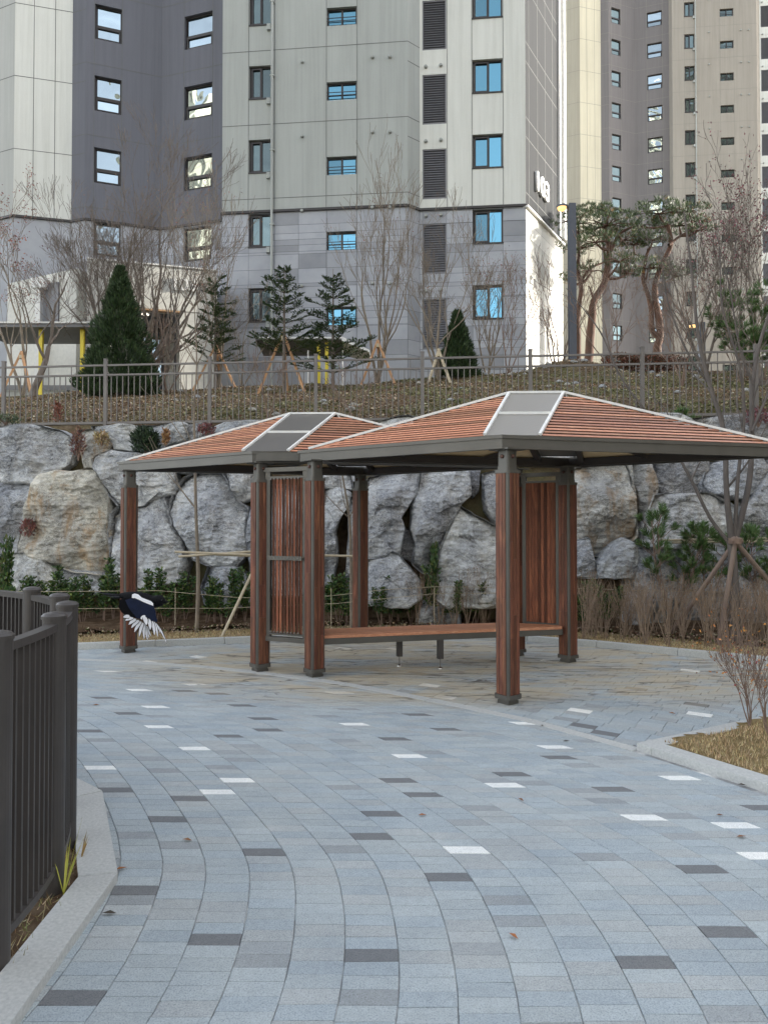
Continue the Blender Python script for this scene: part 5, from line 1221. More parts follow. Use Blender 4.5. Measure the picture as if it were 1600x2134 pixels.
# thin pale sapling in front of the boulders with its cross poles
def staked_sapling(px, py, Y, top, lab, seed, poles):
    b = at(px, py, Y); b.z = .08; root = thing('sapling', b, lab, 'sapling'); rng = random.Random(seed)
    pts = [b - Vector((0, 0, .05))] + [at(x, y, Y) for x, y in top]; n = len(pts); t = MB(); t.tube(catmull(pts, 3), [.032 - .026 * i / (3 * (n - 1)) for i in range(3 * (n - 1) + 1)], 8, cap=False); t.build('trunk', MT['palebark'], root, smooth=True)
    c = MB(); tips = []
    for i in range(2, n):
        for k in range(3):
            a = rng.uniform(0, 6.28); d = Vector((math.cos(a), math.sin(a) * .5, 1.1)).normalized()
            grow(c, c, pts[i], d, rng.uniform(.3, .55), .009, 2, 4, rng, .45, .05, tips, (1, 2), .75, .1)
    c.build('crown', MT['palebark'], root, smooth=True)
staked_sapling(410, 1312, 10.0, [(413, 1200), (408, 1060), (406, 940), (404, 850), (410, 760), (405, 640)], 'pale thin sapling tied to horizontal poles before the boulders', 81, None)
staked_sapling(733, 1318, 10.3, [(732, 1200), (728, 1080), (712, 980), (706, 900)], 'pale thin sapling half hidden by the rear middle post', 83, None)
def pole_frame():
    root = thing('support_poles', (0, 10, .1), 'pale horizontal bamboo poles and brace tying the two thin saplings', 'support poles')
    for a, b, r in ((at(364, 1150, 9.9), at(560, 1158, 10.1), .017), (at(372, 1160, 9.85), at(545, 1148, 10.2), .017), (at(450, 1156, 10.05), at(640, 1163, 10.2), .015), (at(640, 1157, 10.1), at(736, 1159, 10.25), .017)):
        m = MB(); m.tube([a, b], r, 8); m.build('pole', MT['bamboo'], root)
    a = at(462, 1333, 9.55); a.z = .05; m = MB(); m.tube([a, at(527, 1190, 10.0)], .022, 8); m.build('brace', MT['bamboo'], root)
pole_frame()
m = MB()
for a, b in (((1378, 1126), (1600, 1122)), ((1400, 1131), (1640, 1127))): m.tube([at(*a, 10.4), at(*b, 10.4)], .018, 8)
m.build('support_poles', MT['bamboo'], label='pair of pale bamboo poles running behind the young pines', cat='support poles')

def stakes(px, Y, htop, w, lab, mat='stake', lean=0):
    b = G(px, Y); s = thing('tree_stakes', b, lab, 'tree stakes', 'fresh wooden tree stakes on the mound'); top = b + Vector((0, 0, htop))
    for k, (dx, dy) in enumerate(((-w, -.25), (w, -.3), (.08 * w, .5))):
        g = Vector((b.x + dx, b.y + dy, gz(b.x + dx, b.y + dy) - .08)); d = (g - top).normalized(); m = MB(); m.bar(top - d * .12 + Vector((dx * .08, dy * .1, 0)), g, .055, .055); m.build('stake', MT[mat], s)
    m = MB(); m.tube([top + Vector((0, 0, -.10)), top + Vector((0, 0, -.0))], .075, 8); m.build('binding', MT['bamboo'], s)
stakes(45, 19.4, 1.15, .48, 'wooden tripod stakes round the tree at the far left')
stakes(450, 19.6, 1.15, .65, 'wooden tripod stakes round the trunk nearest the entrance')
stakes(590, 17.6, 1.45, .62, 'wide wooden tripod stakes under the middle fir')
stakes(787, 19.5, 1.15, .50, 'wooden tripod stakes round the pale multi stemmed tree')
stakes(914, 18.9, .75, .32, 'low wooden tripod stakes beside the small conifer', 'bamboo')

# fir trees with tiers of branches
def fir(px, Y, top_y, lab, seed, wmax, base_clear=.25, lean=0):
    rng = random.Random(seed); b = G(px, Y); tp = at(px, top_y, Y); H = tp.z - b.z; root = thing('fir_tree', b, lab, 'fir tree', 'young staked firs on the mound')
    t = MB(); ax = [b + Vector((lean * f, 0, H * f)) for f in (0, .25, .5, .75, 1)]; t.tube(ax, [.05, .042, .032, .02, .006], 8, cap=False); t.build('trunk', MT['bark'], root, smooth=True)
    c = MB(); 
    z = base_clear * H
    def spray(p, d, L):
        n = max(3, int(L / .065)); side = d.cross(Vector((0, 0, 1))).normalized()
        for i in range(n):
            q = p + d * L * i / n
            for s in (-1, 1):
                for k in range(2 if rng.random() < .6 else 1):
                    col = jit(rng.choice([(.075, .125, .055), (.05, .09, .042), (.11, .16, .07)]), .25); dd = (d * .7 + side * s * rng.uniform(.5, 1.1) + Vector((0, 0, rng.uniform(-.15, .45)))).normalized()
                    c.leaf(q, dd, rng.uniform(.08, .13), .040, col, Vector((0, 0, 1)) + side * rng.uniform(-.4, .4))
    while z < H * .97:
        f = (z / H - base_clear) / (1 - base_clear); W_ = wmax * (1 - f) ** .75 * rng.uniform(.75, 1.1) + .10; nb = rng.randint(4, 6) if f < .85 else 4; ph = rng.uniform(0, 6.28)
        for k in range(nb):
            a = ph + 6.28 * k / nb + rng.uniform(-.3, .3); d = Vector((math.cos(a), math.sin(a), rng.uniform(.15, .55))).normalized(); p = b + Vector((lean * z / H, 0, z)); L = W_ * rng.uniform(.6, 1.15)
            e = p + d * L; c.tube([p, e], [.012, .004], 3, cap=False, col=(.06, .05, .035)); spray(p + d * L * .15, d, L * .9)
            for j in range(2 + int(L / .22)):
                g = rng.uniform(.3, .95); q = p + d * L * g; a2 = a + rng.choice((-1, 1)) * rng.uniform(.5, .9); d2 = Vector((math.cos(a2), math.sin(a2), rng.uniform(.1, .6))).normalized(); spray(q, d2, L * (1.05 - g) * .7 + .08)
        z += H * rng.uniform(.07, .105)
    c.build('foliage', MT['leaf'], root)
fir(449, 19.2, 565, 'leftmost of the three firs, beside the entrance portal', 101, .95, .22)
fir(592, 17.4, 550, 'middle fir of the three, over the wide wooden stakes', 103, 1.0, .30)
fir(694, 17.6, 560, 'rightmost of the three firs, in front of the shelter roof', 105, 1.05, .14)

def cone_conifer(px, Y, top_y, wpx, lab, seed, n):
    rng = random.Random(seed); b = G(px, Y, -.1); tp = at(px, top_y, Y); H = tp.z - b.z; Rm = wpx / FPX * Y / 2; root = thing('conifer', b, lab, 'conifer')
    t = MB(); t.tube([b, b + Vector((0, 0, H * .9))], [.08, .01], 8); t.build('trunk', MT['darkbark'], root)
    c = MB()
    for _ in range(n):
        f = rng.random() ** 1.5; a = rng.uniform(0, 6.28); lob = 1 + .16 * math.sin(a * 5 + f * 17) + .10 * math.sin(a * 3 + f * 31) + .42 * noise.noise(Vector((math.cos(a) * 2, math.sin(a) * 2, f * 9 + seed)))
        prof = (1 - f) ** .95 * min(1, .72 + f * 2.5); rr = Rm * prof * lob + .03; dep = rng.random() ** 2.5 * .5; r = rr * (1 - dep)
        p = b + Vector((math.cos(a) * r, math.sin(a) * r, f * H)); d = Vector((math.cos(a) * rng.uniform(.3, 1), math.sin(a) * rng.uniform(.3, 1), rng.uniform(.5, 1.6)))
        col = jit(rng.choice([(.03, .055, .022), (.04, .072, .028), (.022, .04, .018), (.055, .09, .035)]), .3); c.leaf(p, d, rng.uniform(.08, .17), rng.uniform(.02, .04), col)
    c.build('foliage', MT['leaf'], root)
cone_conifer(250, 18.2, 560, 160, 'large dense dark green conical conifer in front of the entrance', 7, 26000)
cone_conifer(953, 19.4, 652, 84, 'small dense dark green conifer before the right louvres', 9, 11000)

# red pines with layered needle pads
def red_pine(base, trunks, pads, lab, seed):
    rng = random.Random(seed); b = at(*base); root = thing('red_pine', b, lab, 'pine tree'); t = MB(); Y = base[2]
    for pts, rd in trunks:
        W_ = catmull([at(x, y, Y + dy) for x, y, dy in pts], 5); n = len(W_); rd = (rd[0] * .8, rd[1] * .8); r2 = [rd[0] + (rd[1] - rd[0]) * i / (n - 1) for i in range(n)]
        W_ = [w + Vector((noise.noise(w * 1.5), 0, 0)) * .06 for w in W_]; t.tube(W_, r2, 10, cap=False)
    t.build('trunk', MT['pinebark'], root, smooth=True)
    c = MB(); br = MB()
    for (px, py, dy, wx, wz, dens) in pads:
        o = at(px, py, Y + dy); sx = wx / FPX * Y / 2; sz = wz / FPX * Y / 2
        tips = int(dens * sx * sx * 200) + 70
        # twigs inside the pad
        br = MB(); src = None; bd = 1e9
        for pts, _ in trunks:
            for x, y, d2 in pts[1:]:
                q = at(x, y, Y + d2); dd = (q - o).length + (.6 if q.z > o.z else 0)
                if dd < bd: bd = dd; src = q
        br.tube(catmull([src, src.lerp(o, .5) + Vector((0, 0, -.1)), o], 3), [.07, .06, .055, .05, .04, .03, .02], 6, cap=False)
        for k in range(10):
            a = rng.uniform(0, 6.28); e = o + Vector((math.cos(a) * sx * .85, math.sin(a) * sx * .6, rng.uniform(-.3, .3) * sz)); br.tube([o, o.lerp(e, .5) + Vector((0, 0, .07)), e], [.03, .018, .007], 4, cap=False)
        br.build('branch', MT['pinebark'], root, smooth=True)
        for _ in range(tips):
            a = rng.uniform(0, 6.28); f = math.sqrt(rng.random()); k = 1 + .25 * noise.noise(Vector((math.cos(a) * 1.6 + px, math.sin(a) * 1.6, py * .1)))
            x, y = math.cos(a) * f * sx * k, math.sin(a) * f * sx * .7 * k; zt = sz * (1 - f * f) ** .5; z = rng.uniform(-.35 * sz, zt) if rng.random() < .8 else zt
            if noise.noise(Vector((x * 2.0, y * 2.0, z * 3)) + Vector((px, py, 0))) < -.08: continue
            q = o + Vector((x, y, z)); base_c = rng.choice([(.05, .085, .032), (.04, .07, .03), (.085, .12, .045), (.07, .10, .036)])
            if rng.random() < .04: base_c = (.22, .13, .05)
            ax = Vector((rng.uniform(-.5, .5), rng.uniform(-.5, .5), 1)).normalized()
            for j in range(8):
                d = (ax + Vector((rng.uniform(-1, 1), rng.uniform(-1, 1), rng.uniform(-.4, .6)))).normalized(); c.leaf(q, d, rng.uniform(.13, .22), .020, jit(base_c, .25))
    c.build('foliage', MT['leaf'], root)
YP = 28.4
red_pine((1206, 775, YP), [([(1206, 800, 0), (1204, 720, 0), (1203, 650, 0), (1210, 590, 0), (1195, 540, 0)], (.17, .09)), ([(1210, 590, 0), (1228, 560, 0), (1262, 545, .2)], (.08, .04)), ([(1203, 560, 0), (1206, 500, 0), (1190, 455, 0)], (.09, .04))],
         [(1205, 465, 0, 110, 46, 1), (1255, 490, .5, 90, 44, 1), (1200, 520, -.5, 90, 44, .9), (1232, 565, 0, 80, 34, .9), (1190, 583, .3, 60, 30, .8), (1225, 440, .4, 60, 26, .8)], 'red pine immediately right of the street lamp pole', 201)
red_pine((1222, 778, YP - .5), [([(1221, 800, 0), (1226, 740, 0), (1232, 670, 0), (1236, 628, 0), (1262, 580, .1), (1268, 520, .1), (1255, 480, .1)], (.24, .12)), ([(1268, 530, .1), (1290, 490, .3), (1320, 470, .4)], (.10, .05)), ([(1236, 625, 0), (1226, 595, -.1)], (.07, .03)), ([(1230, 670, 0), (1222, 645, -.2)], (.05, .03))],
         [(1265, 470, 0, 130, 50, 1), (1300, 500, .4, 110, 50, 1), (1290, 545, -.3, 90, 36, .9), (1240, 505, -.4, 90, 40, .9), (1310, 570, .2, 60, 26, .6), (1270, 440, .3, 80, 26, .8)], 'leaning red pine with a thick bare trunk, second from the lamp', 203)
red_pine((1369, 770, YP), [([(1369, 790, 0), (1370, 730, 0), (1376, 700, 0), (1368, 640, 0), (1365, 590, 0), (1384, 545, .1), (1397, 505, .1), (1392, 470, 0)], (.22, .10)), ([(1374, 705, 0), (1358, 685, 0), (1356, 640, 0), (1342, 590, 0), (1341, 550, 0), (1350, 520, 0)], (.14, .07)), ([(1345, 535, 0), (1322, 530, .1)], (.05, .03)), ([(1392, 510, 0), (1420, 490, .2), (1450, 480, .2)], (.08, .04))],
         [(1372, 445, 0, 130, 50, 1), (1330, 470, .4, 90, 60, 1), (1415, 470, .3, 120, 54, 1), (1350, 560, 0, 110, 34, .9), (1410, 575, .4, 80, 34, .8), (1455, 480, -.2, 80, 48, .9), (1360, 500, -.3, 80, 34, .9), (1435, 440, .3, 90, 34, .9), (1320, 510, .1, 60, 30, .8)], 'twin stemmed red pine at the right with a broad flat crown', 205)

# brown clipped hedge far behind
def clump(name, base, w, d, h, n, cols, L, lab, cat, seed=1, up=.6, thin=.4, org=None):
    rng = random.Random(seed); c = MB()
    for _ in range(n):
        a = rng.uniform(0, 6.28); f = math.sqrt(rng.random()); x, y = math.cos(a) * f * w / 2, math.sin(a) * f * d / 2; z = h * (1 - .35 * f * f) * rng.random() ** .6
        c.leaf(base + Vector((x, y, z)), (rng.uniform(-1, 1), rng.uniform(-1, 1), up + rng.uniform(-.6, .6)), L * rng.uniform(.6, 1.3), L * thin, jit(rng.choice(cols), .3))
    st = MB()
    for k in range(8):
        a = rng.uniform(0, 6.28); st.tube([base, base + Vector((math.cos(a) * w * .3, math.sin(a) * d * .3, h * .8))], [.012, .004], 4, cap=False)
    root = thing(name, base, lab, cat); c.build('foliage', MT['leaf'], root); st.build('stems', MT['twig'], root); return root
for i, (px, w) in enumerate(((1290, 1.1), (1340, 1.2), (1395, 1.2))):
    clump('azalea_shrub', G(px, 20.6), w, .8, .62, 2600, [(.16, .06, .04), (.22, .09, .05), (.10, .045, .03), (.07, .06, .03)], .07, ['red brown shrub nearest the leaning pine trunk', 'red brown shrub in the middle below the twin pine', 'red brown shrub at the right below the twin pine'][i], 'shrub', 300 + i)
# yew shrub growing out of the wall, wall weeds
p = wall_pt(303, 945, .3); clump('yew_shrub', p, .42, .35, .42, 1500, [(.02, .04, .018), (.035, .06, .025), (.015, .028, .014)], .10, 'dark green yew shrub growing out of the boulder wall', 'shrub', 310, .9, .22)
for i, (px, py, w, h, cols, lab) in enumerate([(163, 960, .22, .55, [(.12, .045, .04), (.18, .09, .06)], 'dry red weed in the gap between the upper left boulders'), (430, 910, .28, .22, [(.16, .05, .045), (.10, .04, .04)], 'small dark red weed on the top row above the far canopy'),
      (345, 930, .10, .28, [(.34, .2, .09), (.25, .13, .06)], 'rusty tuft of dry grass right of the yew shrub'), (120, 880, .12, .35, [(.25, .09, .06), (.16, .07, .05)], 'rusty upright weed at the fence foot at the upper left'), (12, 885, .5, .16, [(.04, .07, .03), (.06, .08, .03)], 'low green tuft at the fence foot at the far left'),
      (212, 930, .25, .25, [(.34, .26, .12), (.28, .2, .1)], 'hanging dry grass on the pale top row boulder'), (1580, 890, .4, .3, [(.16, .05, .06), (.12, .04, .05)], 'dark red weed on the top row at the far right'), (60, 1120, .25, .3, [(.14, .05, .05), (.2, .08, .06)], 'thin red weed left of the tan streaked boulder')]):
    clump('wall_weed', wall_pt(px, py, .33), w, w, h, 260, cols, .07, lab, 'weed', 320 + i, 1.0, .3)

# evergreen shrubs planted in a row below the boulders
def leafy(seed, h):
    rng = random.Random(seed); st = MB(); lf = MB()
    for s in range(rng.randint(3, 5)):
        a = rng.uniform(0, 6.28); x = rng.uniform(-.07, .07); hh = h * rng.uniform(.65, 1.05); e = Vector((x + math.cos(a) * .07, math.sin(a) * .07, hh)); b = Vector((x * .4, 0, -.03)); m = b.lerp(e, .5) + Vector((rng.uniform(-.03, .03), rng.uniform(-.03, .03), 0))
        st.tube([b, m, e], [.006, .005, .003], 4, cap=False)
        for _ in range(int(150 * hh / .6)):
            f = rng.uniform(.25, 1) ** .8; p = (b.lerp(m, f * 2) if f < .5 else m.lerp(e, f * 2 - 1)) + Vector((rng.gauss(0, .022), rng.gauss(0, .022), 0)); a2 = rng.uniform(0, 6.28)
            lf.leaf(p, (math.cos(a2), math.sin(a2), rng.uniform(.2, 1.2)), rng.uniform(.04, .07), .028, jit(rng.choice([(.035, .075, .022), (.055, .11, .03), (.028, .055, .018), (.11, .15, .035)]), .3))
    root = thing('evergreen_shrub', (0, 0, 0), 'leafy upright evergreen shrub in the row planted below the boulders', 'shrub', 'evergreen shrubs planted below the boulders')
    st.build('stems', MT['twig'], root); lf.build('leaves', MT['leaf'], root); return root
protos = [leafy(400 + i, h) for i, h in enumerate((.72, .62, .85, .55, .68))]
xs = [8, 30, 55, 80, 105, 130, 150, 172, 195, 215, 238, 300, 322, 345, 362, 385, 430, 448, 466, 490, 510, 690, 706, 722, 795, 812, 830, 856, 870, 895, 905, 925, 950, 965, 990, 1008, 1215, 1235, 1262, 1290]
rng = random.Random(6)
for i, px in enumerate(xs):
    src = protos[i % 5]; o = src if i < 5 else copy_tree(src); Y = 10.55 + rng.uniform(-.22, .22) - (.5 if px > 1100 else 0); o.location = (ray(px, 1200)[0] * Y, Y, .10); o.rotation_euler = (0, 0, rng.uniform(0, 6.28)); s = rng.uniform(.85, 1.2); o.scale = (s, s, s * rng.uniform(.9, 1.15))
t = copy_tree(protos[2]); t.location = (ray(900, 1200)[0] * 10.75, 10.75, .1); t.scale = (.9, .9, 1.75); t['label'] = 'tallest leafy evergreen stem in front of the bright edged boulder'
t = copy_tree(protos[2]); t.location = (ray(12, 1200)[0] * 10.6, 10.6, .1); t.scale = (.8, .8, 1.9); t['label'] = 'tall leafy stem with yellow green top at the far left edge'

RMIN[0] = .0016
MT['drytwig'] = PM('dry_tan_twig', (.22, .155, .115), (.34, .26, .19), 14, .9)
# bare twiggy shrubs
def twiggy(seed, h):
    rng = random.Random(seed); st = MB(); tips = []
    for s in range(9):
        a = rng.uniform(0, 6.28); f = rng.uniform(.05, .38); grow(st, st, Vector((rng.uniform(-.05, .05), rng.uniform(-.05, .05), -.03)), Vector((math.cos(a) * f, math.sin(a) * f, 1)).normalized(), h * rng.uniform(.35, .5), .0055, 2, 4, rng, .32, .05, tips, (2, 3), .72, .12)
    root = thing('twiggy_shrub', (0, 0, 0), 'bare red brown twiggy shrub in the thicket below the boulders', 'shrub', 'bare twiggy shrubs below the boulders')
    st.build('stems', MT['drytwig'], root)
    lf = MB()
    for _ in range(30): p, d = rng.choice(tips); lf.leaf(p, d, .025, .012, jit((.2, .13, .06), .3))
    lf.build('dried_leaves', MT['leaf'], root); return root
tp = [twiggy(500 + i, h) for i, h in enumerate((.82, .95, .72, .88))]
pos = [(px, Y) for Y in (9.9, 9.5, 9.1) for px in range(1225, 1640, 34)] + [(930, 10.5), (975, 10.4), (1010, 10.3), (1000, 10.6), (860, 10.6), (955, 10.2), (1690, 9.3), (1650, 8.9), (1720, 8.9)]
rng = random.Random(9)
for i, (px, Y) in enumerate(pos):
    o = tp[i % 4] if i < 4 else copy_tree(tp[i % 4]); px += rng.uniform(-14, 14)
    if px > 1200 and 9.0 < Y < 9.3 and px < 1330: Y += .5
    Y -= max(0, (px - 1350) / 1000) * 1.6; o.location = (ray(px, 1200)[0] * Y, Y + rng.uniform(-.15, .15), .07); o.rotation_euler = (0, 0, rng.uniform(0, 6.28)); s = rng.uniform(.8, 1.12); o.scale = (s, s, s)

# young pines at the right
def young_pine(px, Y, z0, h, lab, seed, nst=5, spreadf=.45, nl=.11):
    rng = random.Random(seed); x = ray(px, 1100)[0] * Y; root = thing('young_pine', (x, Y, z0), lab, 'young pine'); st = MB(); lf = MB()
    def whorl(p, d, L, n):
        for k in range(n):
            f = rng.random(); q = p - d * L * f; a = rng.uniform(0, 6.28); s = d.cross(Vector((.3, .5, .8))).normalized(); u = d.cross(s); dd = (d * 1.0 + (s * math.cos(a) + u * math.sin(a)) * .8).normalized()
            lf.leaf(q, dd, nl * rng.uniform(.7, 1.2), .009, jit(rng.choice([(.07, .13, .035), (.05, .10, .03), (.10, .16, .05)]), .25))
    for s in range(nst):
        a = 6.28 * s / nst + rng.uniform(-.4, .4); f = rng.uniform(.15, spreadf); b = Vector((x, Y, z0)); e = b + Vector((math.cos(a) * f * h, math.sin(a) * f * h * .6, h * rng.uniform(.65, 1))); m = b.lerp(e, .5) + Vector((math.cos(a), 0, -.3)) * .08
        W_ = catmull([b, m, e], 4); st.tube(W_, [.011 - .001 * i for i in range(len(W_))], 5, cap=False); whorl(e, (e - m).normalized(), .12, 90)
        for i in range(3, len(W_) - 1):
            for k in range(2):
                a2 = rng.uniform(0, 6.28); d = Vector((math.cos(a2), math.sin(a2) * .6, .9)).normalized(); e2 = W_[i] + d * h * rng.uniform(.12, .26); st.tube([W_[i], e2], [.006, .004], 4, cap=False); whorl(e2, d, .10, 75)
    st.build('stems', MT['twig'], root); lf.build('needles', MT['leaf'], root)
young_pine(1395, 10.2, .2, 1.55, 'young bushy pine just right of the rightmost post', 601, 6)
young_pine(1470, 10.3, .2, 1.35, 'young bushy pine under the low limb of the forked tree', 603, 6)
young_pine(1600, 10.1, .2, 1.6, 'young pine at the right edge behind the forked tree', 605, 5)
young_pine(1430, 11.3, 2.9, .55, 'pine tuft rising over the top row above the right canopy hip', 607, 3, .3)
young_pine(1545, 16.0, gz(8.2, 16.0), 2.2, 'feathery light green pine behind the fence at the right edge', 609, 8, .5, .17)
young_pine(1590, 15.0, gz(8.2, 15.0), 1.5, 'lower feathery pine beside the last fence post', 611, 6, .5, .16)

# planter shrub with orange leaves
bare_tree('planter_shrub', (ray(1562, 1530)[0] * 5.35, 5.35, .08), .72, 'thin shrub with orange leaves in the kerbed planter at the right', 701, 'twig', 5, 4, .0055, .30, .08, 170, ((.42, .17, .04), (.50, .24, .07), (.30, .10, .04)), fan=.22, ls=.026, cat='shrub')
bare_tree('planter_shrub', (ray(1600, 1540)[0] * 5.15, 5.15, .09), .60, 'second thin planter shrub with reddish leaves cut by the photo edge', 703, 'twig', 4, 4, .006, .38, .08, 90, ((.28, .05, .05), (.42, .17, .04)), fan=.22, ls=.026, cat='shrub')

# weeds by the railing and kerb
def weed(x, y, h, lab, seed, col):
    rng = random.Random(seed); m = MB()
    for k in range(7):
        a = rng.uniform(0, 6.28); f = rng.uniform(.05, .5); b = Vector((x, y, .02)); e = b + Vector((math.cos(a) * f * h, math.sin(a) * f * h, h * rng.uniform(.4, 1))); s = Vector((-math.sin(a), math.cos(a), 0)) * .0035
        mid = b.lerp(e, .55) + Vector((0, 0, .04 * h)); m.quad(b - s, b + s, mid + s, mid - s, col=jit(col, .2)); m.quad(mid - s, mid + s, e, col=jit(col, .2))
    m.build('weed', MT['leaf'], label=lab, cat='weed')
g = gnd(133, 1860, .03); weed(g.x, g.y, .36, 'yellow green grass stem against the railing foot', 801, (.42, .42, .08))
g = gnd(168, 1790, .03); weed(g.x, g.y, .16, 'dry brown tuft between railing post and kerb', 803, (.34, .22, .08))

# twine strung along the planting bed
def twine():
    root = thing('boundary_twine', (0, 10, .1), 'two pale strands of twine on thin pegs before the boulders', 'twine')
    for pts, nm in (([(0, 1233), (120, 1233), (330, 1231), (500, 1246), (690, 1242), (800, 1229), (905, 1223), (1040, 1224), (1210, 1226), (1340, 1231), (1600, 1236)], 'strand'), ([(0, 1270), (250, 1268), (460, 1268), (700, 1258), (900, 1238), (1040, 1236)], 'strand')):
        m = MB(); m.tube([at(x, y, 10.25 - max(0, (x - 1200)) * .0012) for x, y in pts], .0032, 4); m.build('strand', MT['bamboo'], root)
    for px in (365, 690, 905, 1382):
        a = at(px, 1300, 10.25 - max(0, (px - 1200)) * .0012); m = MB(); m.tube([(a.x, a.y, .05), (a.x, a.y, .66)], .005, 5); m.build('peg', MT['bamboo'], root)
twine()

# fallen leaves
lr = random.Random(12)
for i, (px, py) in enumerate([(1546, 1637), (1085, 1668), (390, 1752), (1130, 1513), (1545, 1745), (1070, 1953), (252, 1812), (228, 1905), (1400, 1487), (1335, 1384), (160, 1830), (1500, 1700), (1180, 1545), (200, 1470), (880, 1700)]):
    g = gnd(px, py, .004); m = MB(); a = lr.uniform(0, 6.28); L = lr.uniform(.018, .032); col = lr.choice([(.30, .12, .04), (.20, .09, .04), (.06, .05, .04)])
    d = Vector((math.cos(a), math.sin(a), 0)); s = Vector((-d.y, d.x, 0)) * L * .4; p = Vector((g.x, g.y, .005))
    m.quad(p - d * L, p + s - d * L * .2 + Vector((0, 0, .006)), p + d * L + Vector((0, 0, .004)), p + Vector((0, 0, .001)), col=col); m.quad(p - d * L, p + Vector((0, 0, .001)), p + d * L + Vector((0, 0, .004)), p - s + Vector((0, 0, .008)), col=jit(col, .2))
    m.build('fallen_leaf', MT['leaf'], label='curled dead leaf lying on the grey paving', cat='leaf', group='dead leaves scattered on the paving')

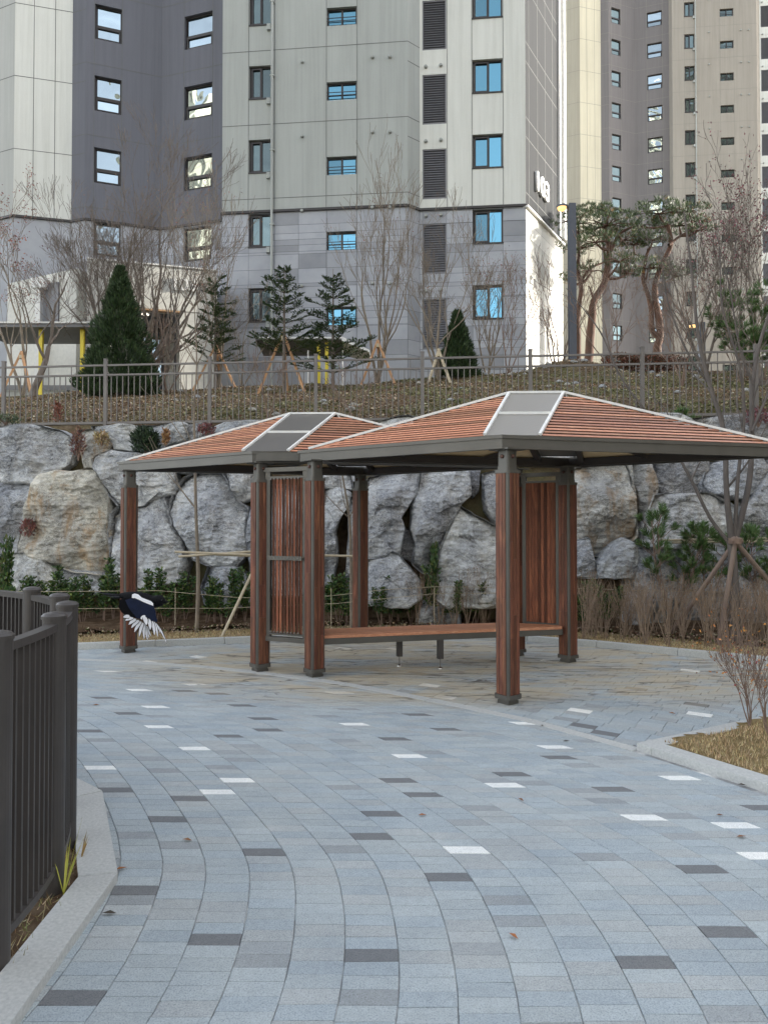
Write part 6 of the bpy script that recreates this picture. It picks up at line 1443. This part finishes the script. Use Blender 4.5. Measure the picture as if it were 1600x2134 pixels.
# ------------------------------------------------------------------ magpie in flight
def magpie():
    Yb = 4.6; q = lambda cx, cy, dy=0: at(200 + cx / 8, 1180 + cy / 8, Yb + dy)
    BK, NV, WH, GR = 0, 1, 2, 3; m = MB()
    # body: continuous loft from rump to beak
    st = [(400, 480, .012), (450, 492, .022), (540, 510, .034), (650, 530, .043), (760, 560, .050), (860, 590, .049), (930, 598, .043), (985, 590, .039), (1040, 578, .040), (1090, 578, .036), (1125, 584, .024), (1145, 590, .013), (1185, 594, .0065), (1225, 602, .001)]
    ax = [q(a, b) for a, b, _ in st]; n = 16; base = len(m.v)
    for i, p in enumerate(ax):
        d = (ax[min(i + 1, len(ax) - 1)] - ax[max(i - 1, 0)]).normalized(); a = d.cross(Vector((0, 1, 0))).normalized(); b = Vector((0, 1, 0)); r = st[i][2]
        for k in range(n): t = 2 * math.pi * k / n; m.v.append(tuple(p + a * math.cos(t) * r + b * math.sin(t) * r * 1.05))
    for i in range(len(ax) - 1):
        for k in range(n): m.mi = BK; m.face([base + i * n + k, base + i * n + (k + 1) % n, base + (i + 1) * n + (k + 1) % n, base + (i + 1) * n + k])
    def blade(pts, mi, th=.003, dy=0):      # thin feather plate with thickness
        m.mi = mi; f = [q(x, y, dy + (z if len(r) else 0)) for (x, y, *r) in pts for z in [r[0] if r else 0]]; k = len(f); i = len(m.v)
        for p in f: m.v.append((p.x, p.y - th, p.z))
        for p in f: m.v.append((p.x, p.y + th, p.z))
        m.face(list(range(i, i + k))); m.face(list(range(i + k, i + 2 * k))[::-1])
        for j in range(k): m.face([i + j, i + (j + 1) % k, i + k + (j + 1) % k, i + k + j])
    def feather(x0, y0, x1, y1, w, mi, dy, bend=0, th=.0012):
        dx, dy_ = x1 - x0, y1 - y0; L = math.hypot(dx, dy_); ux, uy = dx / L, dy_ / L; nx, ny = -uy, ux; up = []; lo = []
        for f, ww in ((0, .55), (.15, .95), (.45, 1), (.75, .72), (.92, .36), (1, .06)):
            cx = x0 + dx * f + nx * bend * math.sin(f * math.pi); cy = y0 + dy_ * f + ny * bend * math.sin(f * math.pi); up.append((cx + nx * w * ww / 2, cy + ny * w * ww / 2)); lo.append((cx - nx * w * ww / 2, cy - ny * w * ww / 2))
        blade(up + lo[::-1], mi, th, dy)
    # tail
    for k, (x1, y1) in enumerate(((-20, 420), (40, 445), (100, 470), (170, 500), (240, 538))): feather(500, 500 + k * 6, x1, y1, 26, GR if k % 2 else BK, .01 - k * .006)
    # far wing coverts (dark, behind) and near wing
    blade([(395, 560), (480, 520), (560, 540), (620, 700), (700, 870), (600, 850), (500, 820), (430, 770), (380, 680)], BK, .004, -.045)
    blade([(490, 565), (600, 530), (700, 560), (850, 620), (955, 665), (985, 740), (1005, 860), (1000, 930), (900, 890), (800, 850), (700, 850), (620, 790), (550, 690)], NV, .005, -.060)
    for k in range(9): 
        f = k / 8; feather(640 + 300 * f, 700 + 60 * f, 700 + 320 * f, 880 + 55 * f, 62, NV, -.067 - .0012 * k, 6)
    blade([(605, 470), (640, 458), (700, 470), (760, 525), (850, 560), (915, 585), (950, 620), (955, 658), (900, 640), (800, 600), (720, 560), (650, 530), (600, 528)], WH, .003, -.070)
    fan1 = [(455, 845, 590, 880, 62), (495, 905, 640, 870, 60)]
    F1 = [(560, 840, 455, 850, 70), (620, 860, 490, 905, 70), (665, 885, 545, 975, 68), (715, 905, 590, 1030, 66), (750, 925, 640, 1100, 64), (785, 945, 720, 1175, 60), (805, 960, 805, 1215, 52), (825, 980, 862, 1235, 42), (845, 1000, 888, 1205, 34), (860, 1010, 920, 1170, 30)]
    for k, (a, b, c, d, w) in enumerate(F1): feather(a, b, c, d, w * .80, WH, -.050 + .0026 * k, 8); feather(a, b, c + (c - a) * .03, d + (d - b) * .03, w * 1.12, BK, -.0488 + .0026 * k, 8, .0004)
    F2 = [(790, 840, 735, 905, 80), (860, 870, 800, 990, 78), (900, 890, 870, 1060, 74), (930, 905, 985, 1150, 60), (965, 930, 1030, 1180, 48), (985, 945, 1080, 1140, 34), (1000, 960, 1150, 1220, 34), (1012, 975, 1180, 1285, 38)]
    F2 = [(800, 850, 840, 980, 88), (870, 880, 905, 1060, 74), (925, 905, 975, 1150, 58), (965, 930, 1028, 1175, 44), (990, 950, 1070, 1110, 26), (1005, 965, 1148, 1222, 30), (1015, 985, 1178, 1284, 34)]
    feather(830, 850, 745, 870, 80, WH, -.073)
    for k, (a, b, c, d, w) in enumerate(F2): feather(a, b, c, d, w * .80, WH, -.076 + .0026 * k, -14); feather(a, b, c + (c - a) * .03, d + (d - b) * .03, w * 1.12, BK, -.0748 + .0026 * k, -14, .0004)
    # eye
    e = q(1092, 568, -.031); m.mi = GR; m.tube([e, e + Vector((0, -.004, 0))], [.004, .002], 8)
    mats = [PM('black_plumage', (.003, .003, .004), (.005, .005, .007), 30, .7, spec=.12), PM('blue_black_plumage', (.007, .014, .045), (.004, .008, .026), 25, .5, spec=.25), PM('white_plumage', (.86, .86, .90), (.78, .78, .84), 20, .7), PM('grey_black_plumage', (.016, .02, .03), (.010, .012, .018), 20, .5)]
    o = m.build('magpie', mats, label='black, blue and white magpie flying low with its wing swept down', cat='bird'); 
magpie()

for o in bpy.data.objects:
    if '_o' in o: del o['_o']
